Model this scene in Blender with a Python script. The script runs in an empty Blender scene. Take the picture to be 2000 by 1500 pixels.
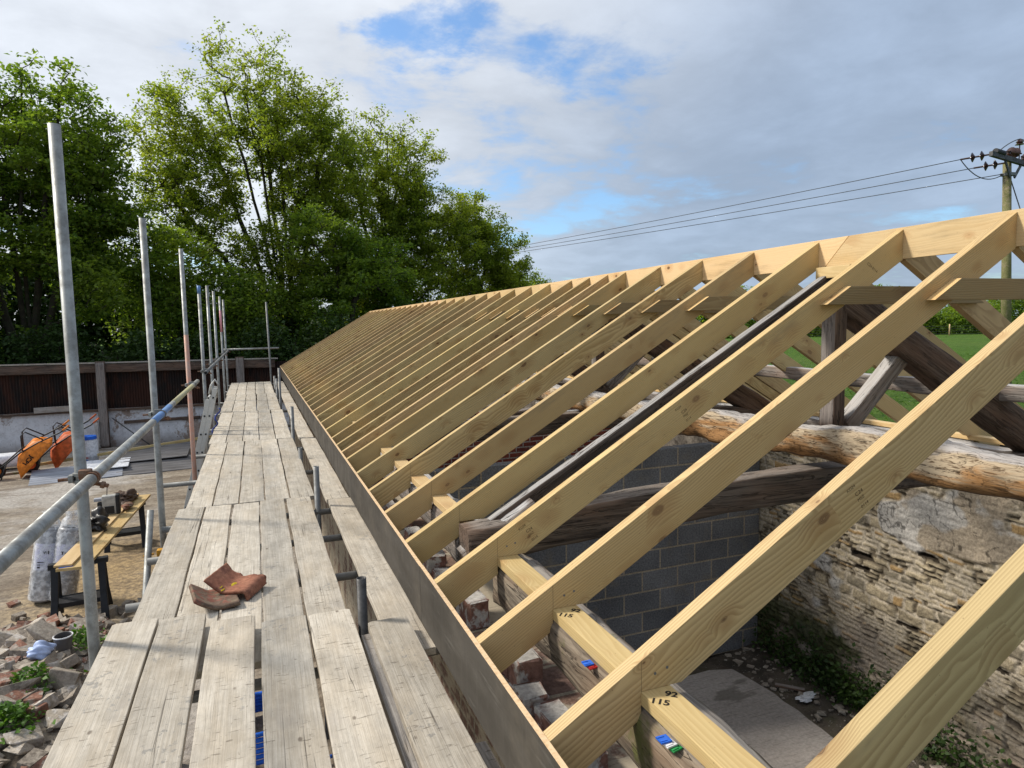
import bpy, bmesh, math, random
import numpy as np
from mathutils import Vector, Matrix
R = math.radians
random.seed(7)
SC = bpy.context.scene
COL = SC.collection

# ------------------------------------------------------------------ camera
F, YAW, PIT, ROL = 1308.3, R(20.898), R(5.077), R(-1.0934)
def cam_axes():
    fwd = Vector((math.sin(YAW), math.cos(YAW), 0)); right = Vector((math.cos(YAW), -math.sin(YAW), 0)); up = Vector((0, 0, 1))
    f2 = fwd * math.cos(PIT) - up * math.sin(PIT); u2 = up * math.cos(PIT) + fwd * math.sin(PIT)
    return right * math.cos(ROL) + u2 * math.sin(ROL), u2 * math.cos(ROL) - right * math.sin(ROL), f2
CR, CU, CF = cam_axes()
cam_d = bpy.data.cameras.new('camera'); cam = bpy.data.objects.new('camera', cam_d); COL.objects.link(cam)
cam.matrix_world = Matrix(((CR.x, CU.x, -CF.x, 0), (CR.y, CU.y, -CF.y, 0), (CR.z, CU.z, -CF.z, 0), (0, 0, 0, 1)))
cam_d.sensor_width = 36; cam_d.lens = F * 36 / 2000; cam_d.clip_start = 0.02; cam_d.clip_end = 3000
SC.camera = cam

# ------------------------------------------------------------------ light
SUN_EL = R(42); SUN_AZ = math.atan2(-0.83, 0.55)          # azimuth clockwise from +Y
sdir = Vector((math.sin(SUN_AZ) * math.cos(SUN_EL), math.cos(SUN_AZ) * math.cos(SUN_EL), math.sin(SUN_EL)))
sun_d = bpy.data.lights.new('sun', 'SUN'); sun_d.energy = 4.3; sun_d.angle = R(8.0); sun_d.color = (1, 0.93, 0.82)
sun = bpy.data.objects.new('sun', sun_d); COL.objects.link(sun)
sun.rotation_euler = sdir.to_track_quat('Z', 'Y').to_euler()
SC.view_settings.view_transform = 'Standard'; SC.view_settings.look = 'None'
SC.view_settings.exposure = 0.0; SC.view_settings.gamma = 1

class NT:
    def __init__(s, tree): s.t = tree; s.l = tree.links
    def n(s, typ, props=None, **ins):
        nd = s.t.nodes.new(typ)
        for k, v in (props or {}).items(): setattr(nd, k, v)
        for k, v in ins.items():
            key = int(k[1:]) if k[0] == '_' else k.replace('_', ' ')
            s.set(nd.inputs[key], v)
        return nd
    def set(s, sock, v):
        if isinstance(v, bpy.types.NodeSocket): s.l.new(v, sock)
        else: sock.default_value = v
    def m(s, op, a, b=0.0, c=None, clamp=False):
        nd = s.t.nodes.new('ShaderNodeMath'); nd.operation = op; nd.use_clamp = clamp
        s.set(nd.inputs[0], a); s.set(nd.inputs[1], b)
        if c is not None: s.set(nd.inputs[2], c)
        return nd.outputs[0]
    def vm(s, op, a, b=(0, 0, 0)):
        nd = s.t.nodes.new('ShaderNodeVectorMath'); nd.operation = op
        s.set(nd.inputs[0], a); s.set(nd.inputs[1], b)
        return nd.outputs[0]
    def mix(s, f, a, b, mode='MIX'):
        nd = s.t.nodes.new('ShaderNodeMix'); nd.data_type = 'RGBA'; nd.blend_type = mode
        s.set(nd.inputs[0], f); s.set(nd.inputs[6], c4(a)); s.set(nd.inputs[7], c4(b))
        return nd.outputs[2]
    def noise(s, v, scale, detail=3, rough=0.55, dist=0.0):
        return s.n('ShaderNodeTexNoise', Vector=v, Scale=scale, Detail=detail, Roughness=rough, Distortion=dist).outputs[0]
    def ramp(s, v, lo, hi, a=0.0, b=1.0):
        nd = s.t.nodes.new('ShaderNodeMapRange'); nd.interpolation_type = 'SMOOTHSTEP'
        for i, x in enumerate((v, lo, hi, a, b)): s.set(nd.inputs[i], x)
        return nd.outputs[0]
    def comb(s, x, y, z): return s.n('ShaderNodeCombineXYZ', X=x, Y=y, Z=z).outputs[0]
    def sep(s, v): return s.n('ShaderNodeSeparateXYZ', Vector=v).outputs
def c4(c):
    if isinstance(c, (tuple, list)): return (c[0], c[1], c[2], 1)
    return c

# world: Nishita sky with a broken cloud layer
W = bpy.data.worlds.new('World'); SC.world = W; W.use_nodes = True
w = NT(W.node_tree); W.node_tree.nodes.clear()
SKYS = 0.14
sky = w.n('ShaderNodeTexSky', dict(sky_type='NISHITA', sun_disc=False, sun_elevation=SUN_EL, sun_rotation=SUN_AZ, air_density=1.0, dust_density=1.2, ozone_density=1.2))
dirv = w.n('ShaderNodeTexCoord').outputs['Generated']
dx, dy, dz = w.sep(dirv)
den = w.m('ADD', w.m('MAXIMUM', dz, 0.0), 0.16)
pv = w.comb(w.m('DIVIDE', dx, den), w.m('DIVIDE', dy, den), 0.0)
n1 = w.noise(w.vm('ADD', pv, (3.1, 7.3, 0)), 1.25, 9, 0.58, 0.25)
n2 = w.noise(w.vm('ADD', pv, (11.7, 2.2, 4)), 0.55, 4, 0.5)
n3 = w.noise(w.vm('ADD', pv, (1.7, 9.2, 2)), 3.6, 6, 0.6, 0.3)
pvw = w.vm('ADD', pv, w.vm('MULTIPLY', w.vm('SUBTRACT', w.n('ShaderNodeTexNoise', Vector=pv, Scale=2.6, Detail=6, Roughness=0.62).outputs[1], (0.5, 0.5, 0.5)), (0.75, 0.55, 0)))
hole = w.m('SUBTRACT', 1.0, w.ramp(w.n('ShaderNodeVectorMath', dict(operation='DISTANCE'), _0=pvw, _1=(0.42, 1.64, 0)).outputs[1], 0.02, 0.30))
hole3 = w.m('SUBTRACT', 1.0, w.ramp(w.n('ShaderNodeVectorMath', dict(operation='DISTANCE'), _0=pvw, _1=(0.86, 1.60, 0)).outputs[1], 0.02, 0.34))
hole2 = w.m('SUBTRACT', 1.0, w.ramp(w.n('ShaderNodeVectorMath', dict(operation='DISTANCE'), _0=pvw, _1=(1.15, 2.7, 0)).outputs[1], 0.1, 0.9))
dens = w.m('ADD', w.m('MULTIPLY', n1, 0.9), w.m('MULTIPLY', n2, 0.25))
dens = w.m('ADD', dens, w.m('MULTIPLY', n3, 0.34))
dens = w.m('SUBTRACT', dens, w.m('ADD', w.m('MULTIPLY', hole, 0.26), w.m('MULTIPLY', hole3, 0.20)))
dens = w.m('SUBTRACT', dens, w.m('MULTIPLY', hole2, 0.16))
lowb = w.ramp(dz, 0.0, 0.30, -0.06, 0.02)
dens = w.m('ADD', dens, lowb)
cover = w.ramp(dens, 0.49, 0.66)
ldot = w.n('ShaderNodeVectorMath', dict(operation='DOT_PRODUCT'), _0=dirv, _1=tuple(sdir)).outputs[1]
lr = w.ramp(ldot, 0.02, 0.56)
ccol = w.mix(lr, (0.43, 0.53, 0.685), (0.87, 0.905, 0.955))
shade = w.ramp(w.m('ADD', w.m('MULTIPLY', n2, 0.4), w.m('ADD', w.m('MULTIPLY', n1, 0.35), w.m('MULTIPLY', n3, 0.25))), 0.38, 0.62, 0.80, 1.10)
ccol = w.mix(1.0, ccol, w.comb(shade, shade, shade), 'MULTIPLY')
ccol = w.mix(1.0, ccol, (1 / SKYS,) * 3, 'MULTIPLY')
cs = w.mix(1.0, sky.outputs[0], (0.98, 1.22, 1.42), 'MULTIPLY')
fin = w.mix(w.m('MULTIPLY', cover, 0.92), cs, ccol)
bg = w.n('ShaderNodeBackground', Color=fin, Strength=SKYS)
w.l.new(bg.outputs[0], w.n('ShaderNodeOutputWorld').inputs[0])

# ------------------------------------------------------------------ materials
def mat(name):
    m = bpy.data.materials.new(name); m.use_nodes = True; m.node_tree.nodes.clear()
    return m, NT(m.node_tree)
def finish(g, color, rough=0.7, metal=0.0, bump=None, bstr=0.3, bdist=0.01, spec=0.3, **kw):
    p = g.n('ShaderNodeBsdfPrincipled', Base_Color=c4(color), Roughness=rough, Metallic=metal)
    p.inputs['Specular IOR Level'].default_value = spec
    for k, v in kw.items(): g.set(p.inputs[k.replace('_', ' ')], v)
    if bump is not None:
        b = g.n('ShaderNodeBump', Strength=bstr, Distance=bdist, Height=bump); g.l.new(b.outputs[0], p.inputs['Normal'])
    o = g.n('ShaderNodeOutputMaterial'); g.l.new(p.outputs[0], o.inputs[0])
    return p
def objvec(g, off=True):
    tc = g.n('ShaderNodeTexCoord'); oi = g.n('ShaderNodeObjectInfo')
    v = tc.outputs['Object']; r = oi.outputs['Random']
    if off: v = g.vm('ADD', v, g.comb(g.m('MULTIPLY', r, 71.3), g.m('MULTIPLY', r, 0.31), g.m('MULTIPLY', g.m('FRACT', g.m('MULTIPLY', r, 17.3)), 0.3)))
    return tc, v, r

def new_pine(name, light, dark, knot_amt=0.08, ring=0.0085, con=0.5):
    m, g = mat(name); tc, v, r = objvec(g)
    x, y, z = g.sep(v)
    kv = g.comb(g.m('MULTIPLY', x, 5.6), g.m('MULTIPLY', z, 9.5), g.m('MULTIPLY', y, 9.5))
    vo = g.n('ShaderNodeTexVoronoi', dict(voronoi_dimensions='3D'), Vector=kv, Scale=1.0)
    kd = vo.outputs['Distance']; kc = g.sep(vo.outputs['Color'])
    has = g.ramp(kc[0], knot_amt - 0.02, knot_amt + 0.02)
    size = g.m('MULTIPLY_ADD', g.m('MULTIPLY', kc[1], kc[1]), 0.16, 0.055)
    kn = g.noise(v, 60, 2)
    kdist = g.m('ADD', kd, g.m('MULTIPLY', g.m('SUBTRACT', kn, 0.5), 0.03))
    knot = g.m('MULTIPLY', g.m('SUBTRACT', 1.0, g.ramp(kdist, g.m('MULTIPLY', size, 0.6), size)), has)
    halo = g.m('MULTIPLY', g.m('SUBTRACT', 1.0, g.ramp(kd, size, g.m('MULTIPLY', size, 4.0))), has)
    wob = g.noise(g.vm('MULTIPLY', v, (0.7, 4, 4)), 1.0, 3)
    wob2 = g.noise(g.vm('MULTIPLY', v, (2.6, 9, 9)), 1.0, 2)
    py = g.m('ADD', y, 0.035); pz = g.m('ADD', z, g.m('MULTIPLY_ADD', r, 0.10, -0.30))
    d = g.m('SQRT', g.m('ADD', g.m('MULTIPLY', py, py), g.m('MULTIPLY', pz, pz)))
    d = g.m('ADD', d, g.m('MULTIPLY', wob, 0.10)); d = g.m('ADD', d, g.m('MULTIPLY', wob2, 0.012))
    d = g.m('ADD', d, g.m('MULTIPLY', halo, 0.016))
    ph = g.m('FRACT', g.m('DIVIDE', d, ring))
    rg = g.m('MULTIPLY', g.ramp(ph, 0.0, 0.8), g.m('SUBTRACT', 1.0, g.ramp(ph, 0.85, 1.0)))
    fib = g.noise(g.vm('MULTIPLY', v, (5, 230, 230)), 1.0, 2)
    blot = g.noise(g.vm('MULTIPLY', v, (1.3, 7, 7)), 1.0, 4)
    f = g.m('MULTIPLY', rg, g.m('MULTIPLY', con, g.ramp(blot, 0.25, 0.75, 0.45, 1.25)))
    f = g.m('ADD', f, g.m('MULTIPLY', g.m('SUBTRACT', fib, 0.5), 0.35), clamp=True)
    col = g.mix(f, light, dark)
    col = g.mix(g.ramp(blot, 0.45, 0.75, 0, 0.75), col, (light[0] * 0.80, light[1] * 0.74, light[2] * 0.62))
    col = g.mix(g.m('MULTIPLY', halo, 0.40), col, (dark[0] * 0.85, dark[1] * 0.62, dark[2] * 0.45))
    kr = g.m('SINE', g.m('MULTIPLY', kdist, 260.0))
    kcol = g.mix(g.ramp(kr, -1, 1), (0.11, 0.055, 0.022), (0.27, 0.155, 0.065))
    col = g.mix(knot, col, kcol)
    hv = g.m('MULTIPLY_ADD', g.m('FRACT', g.m('MULTIPLY', r, 7.77)), 0.30, 0.80)
    col = g.mix(1.0, col, g.comb(hv, g.m('MULTIPLY', hv, g.m('MULTIPLY_ADD', g.m('FRACT', g.m('MULTIPLY', r, 31.7)), 0.07, 0.95)), g.m('MULTIPLY', hv, g.m('MULTIPLY_ADD', r, 0.12, 0.94))), 'MULTIPLY')
    br = g.m('MULTIPLY', g.ramp(g.m('FRACT', g.m('MULTIPLY', r, 53.1)), 0.35, 1.0), 0.35); col = g.mix(br, col, (light[0] * 0.86, light[1] * 0.74, light[2] * 0.78))
    dirt = g.noise(g.vm('ADD', g.vm('MULTIPLY', v, (1.1, 7, 7)), (3, 8, 2)), 1.0, 5, 0.7)
    col = g.mix(g.ramp(dirt, 0.55, 0.75, 0, 0.5), col, (0.235, 0.18, 0.105))
    sp = g.noise(v, 90, 2)
    col = g.mix(g.ramp(sp, 0.70, 0.78, 0, 0.5), col, (0.10, 0.06, 0.03))
    finish(g, col, 0.62, bump=g.m('ADD', f, g.m('MULTIPLY', knot, -0.4)), bstr=0.18, bdist=0.004)
    return m

def weathered(name, light, dark, warm=(0.40, 0.335, 0.25), splat=True):
    m, g = mat(name); tc, v, r = objvec(g)
    fib = g.noise(g.vm('MULTIPLY', v, (2.2, 95, 95)), 1.0, 4, 0.65, 0.4)
    fine = g.noise(g.vm('MULTIPLY', v, (8, 300, 300)), 1.0, 2)
    big = g.noise(g.vm('MULTIPLY', v, (1.7, 5, 5)), 1.0, 5, 0.6)
    col = g.mix(g.ramp(fib, 0.36, 0.64), light, dark)
    col = g.mix(g.ramp(fine, 0.5, 0.75, 0, 0.35), col, (dark[0] * 0.72, dark[1] * 0.70, dark[2] * 0.64))
    col = g.mix(g.ramp(big, 0.40, 0.68, 0, 0.5), col, warm)
    mott = g.noise(g.vm('MULTIPLY', v, (6, 11, 11)), 1.0, 5, 0.7)
    mk_ = g.ramp(mott, 0.3, 0.7, 0.84, 1.12); col = g.mix(1.0, col, g.comb(mk_, mk_, mk_), 'MULTIPLY')
    big2 = g.noise(g.vm('ADD', g.vm('MULTIPLY', v, (2.3, 4, 4)), (9, 4, 1)), 1.0, 5, 0.65)
    col = g.mix(g.ramp(big2, 0.55, 0.78, 0, 0.5), col, (0.30, 0.275, 0.25))
    crk = g.noise(g.vm('ADD', g.vm('MULTIPLY', v, (0.32, 22, 22)), (0, 3.3, 1)), 1.0, 3, 0.5, 0.3)
    crack = g.ramp(g.m('ABSOLUTE', g.m('SUBTRACT', crk, 0.5)), 0.0, 0.008, 1, 0)
    gate = g.ramp(g.noise(g.vm('MULTIPLY', v, (0.7, 5, 5)), 1.0, 2), 0.52, 0.58)
    crack = g.m('MULTIPLY', crack, gate)
    col = g.mix(g.m('MULTIPLY', crack, 0.75), col, (0.06, 0.05, 0.04))
    dots = g.n('ShaderNodeTexVoronoi', Vector=g.vm('MULTIPLY', v, (5, 9, 9)), Scale=1.0)
    dc = g.sep(dots.outputs['Color'])
    mk = g.m('MULTIPLY', g.ramp(dots.outputs['Distance'], 0.04, 0.10, 1, 0), g.ramp(dc[0], 0.62, 0.66))
    col = g.mix(g.m('MULTIPLY', mk, 0.7), col, (0.10, 0.075, 0.055))
    nk = g.noise(g.vm('MULTIPLY', v, (75, 13, 13)), 1.0, 3, 0.6, 0.3); nkg = g.noise(g.vm('MULTIPLY', v, (3, 4, 4)), 1.0, 3)
    nick = g.m('MULTIPLY', g.ramp(nk, 0.615, 0.67), g.ramp(nkg, 0.40, 0.55))
    col = g.mix(g.m('MULTIPLY', nick, 0.6), col, (0.13, 0.105, 0.08))
    sc = g.noise(g.vm('MULTIPLY', v, (26, 60, 60)), 1.0, 3, 0.7)
    col = g.mix(g.ramp(sc, 0.66, 0.72, 0, 0.55), col, (0.12, 0.10, 0.08))
    if splat:
        sp = g.noise(g.vm('MULTIPLY', v, (22, 22, 22)), 1.0, 4, 0.7); spg = g.noise(g.vm('MULTIPLY', v, (2.0, 3.5, 3.5)), 1.0, 2)
        s = g.m('MULTIPLY', g.ramp(sp, 0.56, 0.62), g.ramp(spg, 0.55, 0.63))
        col = g.mix(g.m('MULTIPLY', s, 0.85), col, (0.28, 0.265, 0.24))
    hv = g.m('MULTIPLY_ADD', g.m('FRACT', g.m('MULTIPLY', r, 7.77)), 0.26, 0.86)
    col = g.mix(1.0, col, g.comb(hv, hv, hv), 'MULTIPLY')
    h = g.m('SUBTRACT', g.m('ADD', fib, g.m('MULTIPLY', fine, 0.4)), g.m('ADD', g.m('MULTIPLY', crack, 1.5), g.m('MULTIPLY', nick, 1.0)))
    finish(g, col, 0.85, bump=h, bstr=0.5, bdist=0.004, spec=0.15)
    return m

def old_oak(name, base, dark, silver=(0.42, 0.41, 0.40), silver_amt=0.8, rot=None, moss=False):
    m, g = mat(name); tc, v, r = objvec(g)
    fib = g.noise(g.vm('MULTIPLY', v, (2.0, 45, 45)), 1.0, 5, 0.65, 0.8)
    big = g.noise(g.vm('MULTIPLY', v, (1.6, 6, 6)), 1.0, 4, 0.6)
    col = g.mix(g.ramp(fib, 0.35, 0.65), dark, base)
    col = g.mix(g.ramp(big, 0.4, 0.7, 0, 0.5), col, (base[0] * 1.25, base[1] * 1.0, base[2] * 0.85))
    no = g.sep(tc.outputs['Normal'])
    if rot:
        side = g.ramp(g.m('MULTIPLY', no[1], rot[2]), 0.3, 0.7)
        patch = g.ramp(g.m('ADD', g.noise(g.vm('MULTIPLY', v, (1.2, 3, 9)), 1.0, 5, 0.65, 0.5), g.m('MULTIPLY', g.sep(tc.outputs['Object'])[2], -1.6)), 0.42, 0.56)
        rc = g.mix(patch, rot[0], rot[1])
        rc = g.mix(g.ramp(g.noise(g.vm('MULTIPLY', v, (9, 70, 70)), 1.0, 4, 0.7, 0.6), 0.36, 0.52, 0.85, 0), rc, (0.075, 0.042, 0.02))
        col = g.mix(side, col, rc)
    top = g.m('MULTIPLY', g.ramp(no[2], 0.75, 0.95), g.ramp(fib, 0.25, 0.55, silver_amt * 0.5, silver_amt))
    col = g.mix(top, col, silver)
    if moss:
        mm = g.ramp(g.noise(v, 3.2, 5, 0.65), 0.56, 0.66)
        col = g.mix(g.m('MULTIPLY', mm, 0.85), col, (0.11, 0.12, 0.035))
    crk = g.noise(g.vm('ADD', g.vm('MULTIPLY', v, (1.2, 26, 26)), (5, 3.3, 1)), 1.0, 4, 0.55, 0.8)
    crack = g.ramp(g.m('ABSOLUTE', g.m('SUBTRACT', crk, 0.5)), 0.0, 0.014, 1, 0)
    col = g.mix(g.m('MULTIPLY', crack, 0.7), col, (0.022, 0.017, 0.013))
    finish(g, col, 0.85, bump=g.m('SUBTRACT', g.m('ADD', fib, g.m('MULTIPLY', big, 0.6)), g.m('MULTIPLY', crack, 1.4)), bstr=0.7, bdist=0.008, spec=0.15)
    return m

def metal(name, base, rough=0.45, metallic=0.6, stain=(0.30, 0.31, 0.30), amt=0.5, scale=14):
    m, g = mat(name); tc, v, r = objvec(g)
    n = g.noise(v, scale, 6, 0.7)
    n2 = g.noise(v, 70, 3, 0.6)
    col = g.mix(g.ramp(n, 0.35, 0.68, 0, amt), base, stain)
    col = g.mix(g.ramp(n2, 0.62, 0.72, 0, 0.5), col, (base[0] * 0.45, base[1] * 0.43, base[2] * 0.4))
    finish(g, col, g.ramp(n, 0.3, 0.7, rough - 0.08, rough + 0.15), metallic, bump=n2, bstr=0.08, bdist=0.002)
    return m

def plain(name, color, rough=0.6, metallic=0.0, var=0.25, scale=18, spec=0.3, bstr=0.1, **kw):
    m, g = mat(name); tc, v, r = objvec(g)
    n = g.noise(v, scale, 4, 0.6)
    f = g.ramp(n, 0.3, 0.7, 1 - var, 1 + var * 0.5)
    col = g.mix(1.0, color, g.comb(f, f, f), 'MULTIPLY')
    finish(g, col, rough, metallic, bump=n, bstr=bstr, bdist=0.004, spec=spec, **kw)
    return m

M = {}
M['pine'] = new_pine('fresh_sawn_pine', (0.60, 0.455, 0.215), (0.34, 0.23, 0.095), con=0.8)
M['plate'] = new_pine('yellow_treated_pine', (0.66, 0.51, 0.25), (0.46, 0.31, 0.115), con=0.5)
M['ridge'] = new_pine('pale_pine', (0.72, 0.53, 0.28), (0.56, 0.37, 0.17), knot_amt=0.7, con=0.35)
M['collar'] = new_pine('green_treated_pine', (0.34, 0.26, 0.13), (0.20, 0.135, 0.06), con=0.75)
M['endgrain'] = new_pine('fresh_cut_endgrain', (0.74, 0.52, 0.24), (0.50, 0.28, 0.08), ring=0.006)
M['board'] = weathered('weathered_board', (0.50, 0.458, 0.392), (0.405, 0.365, 0.305))
M['greyplank'] = weathered('grey_plank', (0.36, 0.34, 0.32), (0.22, 0.20, 0.185))
M['oak'] = old_oak('old_dark_oak', (0.10, 0.082, 0.070), (0.040, 0.032, 0.028))
M['oaktie'] = old_oak('dark_tie_oak', (0.15, 0.118, 0.095), (0.055, 0.043, 0.036), silver=(0.30, 0.27, 0.24), silver_amt=0.5)
M['oakbrown'] = old_oak('brown_oak', (0.15, 0.112, 0.09), (0.06, 0.043, 0.035), silver_amt=0.4)
M['oakgrey'] = old_oak('grey_oak', (0.27, 0.245, 0.225), (0.12, 0.105, 0.095), silver=(0.50, 0.49, 0.48))
M['oakrot'] = old_oak('rotten_orange_oak', (0.24, 0.18, 0.13), (0.09, 0.06, 0.045), silver=(0.52, 0.50, 0.48), rot=((0.43, 0.345, 0.24), (0.37, 0.20, 0.085), 1.0))
M['oakmoss'] = old_oak('mossy_oak', (0.25, 0.21, 0.16), (0.07, 0.056, 0.045), silver_amt=0.4, moss=True)
M['galv'] = metal('galvanised_steel', (0.34, 0.355, 0.35), 0.5, 0.35, (0.17, 0.165, 0.155), 0.85, 9)
M['steel'] = metal('dull_steel', (0.20, 0.205, 0.205), 0.55, 0.4, (0.12, 0.12, 0.12))
M['rustysteel'] = metal('rusty_steel', (0.22, 0.15, 0.11), 0.7, 0.3, (0.16, 0.06, 0.025), 0.9, 40)
M['blacktube'] = metal('blackened_tube', (0.09, 0.09, 0.092), 0.5, 0.4, (0.04, 0.04, 0.04), 0.8)
M['bluepaint'] = metal('blue_band_paint', (0.10, 0.22, 0.48), 0.5, 0.1, (0.20, 0.30, 0.45), 0.7, 25)
M['yellowpaint'] = metal('dull_yellow_band', (0.42, 0.38, 0.18), 0.55, 0.1, (0.36, 0.36, 0.30), 0.8, 25)
M['redpaint'] = metal('faded_red_paint', (0.50, 0.27, 0.20), 0.6, 0.1, (0.44, 0.36, 0.32), 0.7, 20)
M['pinkpaint'] = metal('pink_paint', (0.62, 0.25, 0.30), 0.6, 0.1, (0.5, 0.35, 0.36), 0.6, 20)
M['alu'] = metal('aluminium', (0.56, 0.56, 0.54), 0.5, 0.25, (0.46, 0.46, 0.44), 0.5)
M['black'] = plain('black_plastic', (0.018, 0.019, 0.022), 0.5)
M['ink'] = plain('black_ink', (0.02, 0.015, 0.012), 0.7)
M['stampink'] = plain('stamp_ink', (0.11, 0.078, 0.042), 0.8)
M['pencilink'] = plain('pencil_line', (0.22, 0.15, 0.075), 0.8)  # graphite of the pencil marks on the rafter sides
M['blue'] = plain('blue_plastic', (0.02, 0.13, 0.62), 0.4)
M['red'] = plain('red_plastic', (0.50, 0.03, 0.03), 0.4)
M['green'] = plain('green_plastic', (0.03, 0.28, 0.08), 0.4)
M['white'] = plain('white_plastic', (0.72, 0.73, 0.76), 0.5)
M['paleblue'] = plain('pale_blue_plastic', (0.42, 0.52, 0.78), 0.45)
M['orange'] = plain('orange_barrow_paint', (0.72, 0.21, 0.02), 0.55, var=0.4, scale=9)
M['orange2'] = plain('red_orange_barrow_paint', (0.60, 0.12, 0.03), 0.6, var=0.4, scale=9)
M['rubber'] = plain('tyre_rubber', (0.02, 0.02, 0.02), 0.8)
M['rollgrey'] = plain('grey_insulation_wrap', (0.30, 0.30, 0.31), 0.35, spec=0.5)
M['label'] = plain('white_label', (0.62, 0.62, 0.78), 0.6, var=0.08)
M['leather'] = plain('black_leather', (0.03, 0.026, 0.024), 0.4, spec=0.5, bstr=0.4)
M['brownleather'] = plain('brown_leather', (0.09, 0.055, 0.04), 0.55, bstr=0.4)
M['greybody'] = plain('grey_plastic', (0.42, 0.41, 0.38), 0.5)
M['porcelain'] = plain('brown_porcelain', (0.045, 0.018, 0.014), 0.2, spec=0.6)
M['wire'] = plain('dark_wire', (0.07, 0.075, 0.08), 0.6)
M['yellowsand'] = plain('yellow_fitting', (0.55, 0.28, 0.03), 0.5)
M['rope'] = plain('blue_rope', (0.03, 0.05, 0.22), 0.8)

# clear film
m, g = mat('clear_film'); tc, v, r = objvec(g)
p = g.n('ShaderNodeBsdfPrincipled', Base_Color=(0.80, 0.81, 0.83, 1), Roughness=0.22)
tr = g.n('ShaderNodeBsdfTransparent'); mx = g.n('ShaderNodeMixShader'); g.set(mx.inputs[0], g.ramp(g.noise(v, 14, 4), 0.35, 0.7, 0.12, 0.75))
g.l.new(tr.outputs[0], mx.inputs[1]); g.l.new(p.outputs[0], mx.inputs[2]); g.l.new(mx.outputs[0], g.n('ShaderNodeOutputMaterial').inputs[0]); M['film'] = m

# fascia: film-faced ply, grey outside, pale edge
m, g = mat('film_faced_ply'); tc, v, r = objvec(g)
no = g.sep(tc.outputs['Normal'])
n = g.noise(g.vm('MULTIPLY', v, (1.2, 1, 6)), 2.0, 4); st = g.noise(g.vm('MULTIPLY', v, (60, 1, 3)), 1.0, 3); sm = g.noise(v, 5, 4, 0.6)
face = g.mix(g.ramp(n, 0.35, 0.7), (0.042, 0.037, 0.031), (0.060, 0.054, 0.047))
face = g.mix(g.ramp(st, 0.5, 0.75, 0, 0.35), face, (0.082, 0.076, 0.068))
scr = g.noise(g.vm('MULTIPLY', v, (2.5, 1, 46)), 1.0, 4, 0.7); face = g.mix(g.ramp(scr, 0.60, 0.68, 0, 0.45), face, (0.13, 0.122, 0.11)); dst = g.noise(g.vm('MULTIPLY', v, (1.6, 1, 2.2)), 1.0, 5, 0.7); face = g.mix(g.ramp(dst, 0.52, 0.72, 0, 0.6), face, (0.10, 0.085, 0.066))
edge = g.mix(g.ramp(g.noise(v, 60, 3), 0.4, 0.7), (0.70, 0.50, 0.30), (0.55, 0.37, 0.20))
chip = g.ramp(g.m('ADD', g.sep(v)[2], g.m('MULTIPLY', g.noise(g.vm('MULTIPLY', v, (30, 1, 5)), 1.0, 3), 0.02)), 0.1315, 0.134)
col = g.mix(g.ramp(no[2], 0.4, 0.6), face, edge)
finish(g, col, g.ramp(sm, 0.3, 0.7, 0.42, 0.58), bump=st, bstr=0.05, bdist=0.002, spec=0.22); M['fascia'] = m

# concrete blocks
def brickmat(name, bw, bh, mort, c1, c2, cm, axis='xz', holes=0.0, wash=None, bstr=0.6):
    m, g = mat(name); tc, v, r = objvec(g, False)
    x, y, z = g.sep(v)
    wv = g.comb(x if axis[0] == 'x' else y, z, 0.0)
    wn = g.noise(v, 3, 3)
    wv = g.vm('ADD', wv, g.comb(0.0, g.m('MULTIPLY', g.m('SUBTRACT', wn, 0.5), 0.012), 0.0))
    b = g.n('ShaderNodeTexBrick', dict(offset=0.5), Vector=wv, Color1=c4(c1), Color2=c4(c2), Mortar=c4(cm), Scale=1.0, Mortar_Size=mort, Mortar_Smooth=0.25, Bias=0.0, Brick_Width=bw, Row_Height=bh)
    f1 = g.noise(v, 55, 4, 0.7); f2 = g.noise(v, 4, 4, 0.6); f3 = g.noise(v, 160, 2)
    k = g.ramp(f1, 0.3, 0.7, 0.62, 1.25)
    col = g.mix(1.0, b.outputs[0], g.comb(k, k, k), 'MULTIPLY')
    col = g.mix(g.ramp(f2, 0.52, 0.78, 0, 0.5), col, (cm[0] * 0.8, cm[1] * 0.75, cm[2] * 0.65))
    f4 = g.ramp(g.noise(v, 1.3, 4, 0.6), 0.3, 0.7, 0.78, 1.18); col = g.mix(1.0, col, g.comb(f4, f4, f4), 'MULTIPLY')
    pit = g.m('MULTIPLY', g.ramp(f3, 0.66, 0.72), holes)
    col = g.mix(pit, col, (0.012, 0.012, 0.012))
    if wash:
        wm = g.ramp(g.noise(v, 2.4, 6, 0.7), wash[1], wash[1] + 0.08)
        col = g.mix(wm, col, wash[0])
    h = g.m('SUBTRACT', g.m('MULTIPLY', f1, 0.5), g.m('MULTIPLY', b.outputs[1], 0.6)); h = g.m('SUBTRACT', h, pit)
    finish(g, col, 0.92, bump=h, bstr=bstr, bdist=0.012, spec=0.1)
    return m
M['block'] = brickmat('grey_concrete_block', 0.45, 0.225, 0.010, (0.14, 0.143, 0.150), (0.205, 0.207, 0.212), (0.37, 0.31, 0.23), holes=0.8)
M['brick'] = brickmat('old_red_brick', 0.225, 0.075, 0.010, (0.26, 0.075, 0.05), (0.17, 0.05, 0.04), (0.40, 0.36, 0.32), wash=((0.48, 0.45, 0.41), 0.60))
M['frontbrick'] = brickmat('limewashed_brick', 0.225, 0.078, 0.012, (0.20, 0.125, 0.095), (0.17, 0.11, 0.09), (0.30, 0.26, 0.20), axis='yz', wash=((0.36, 0.31, 0.235), 0.44))

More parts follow.
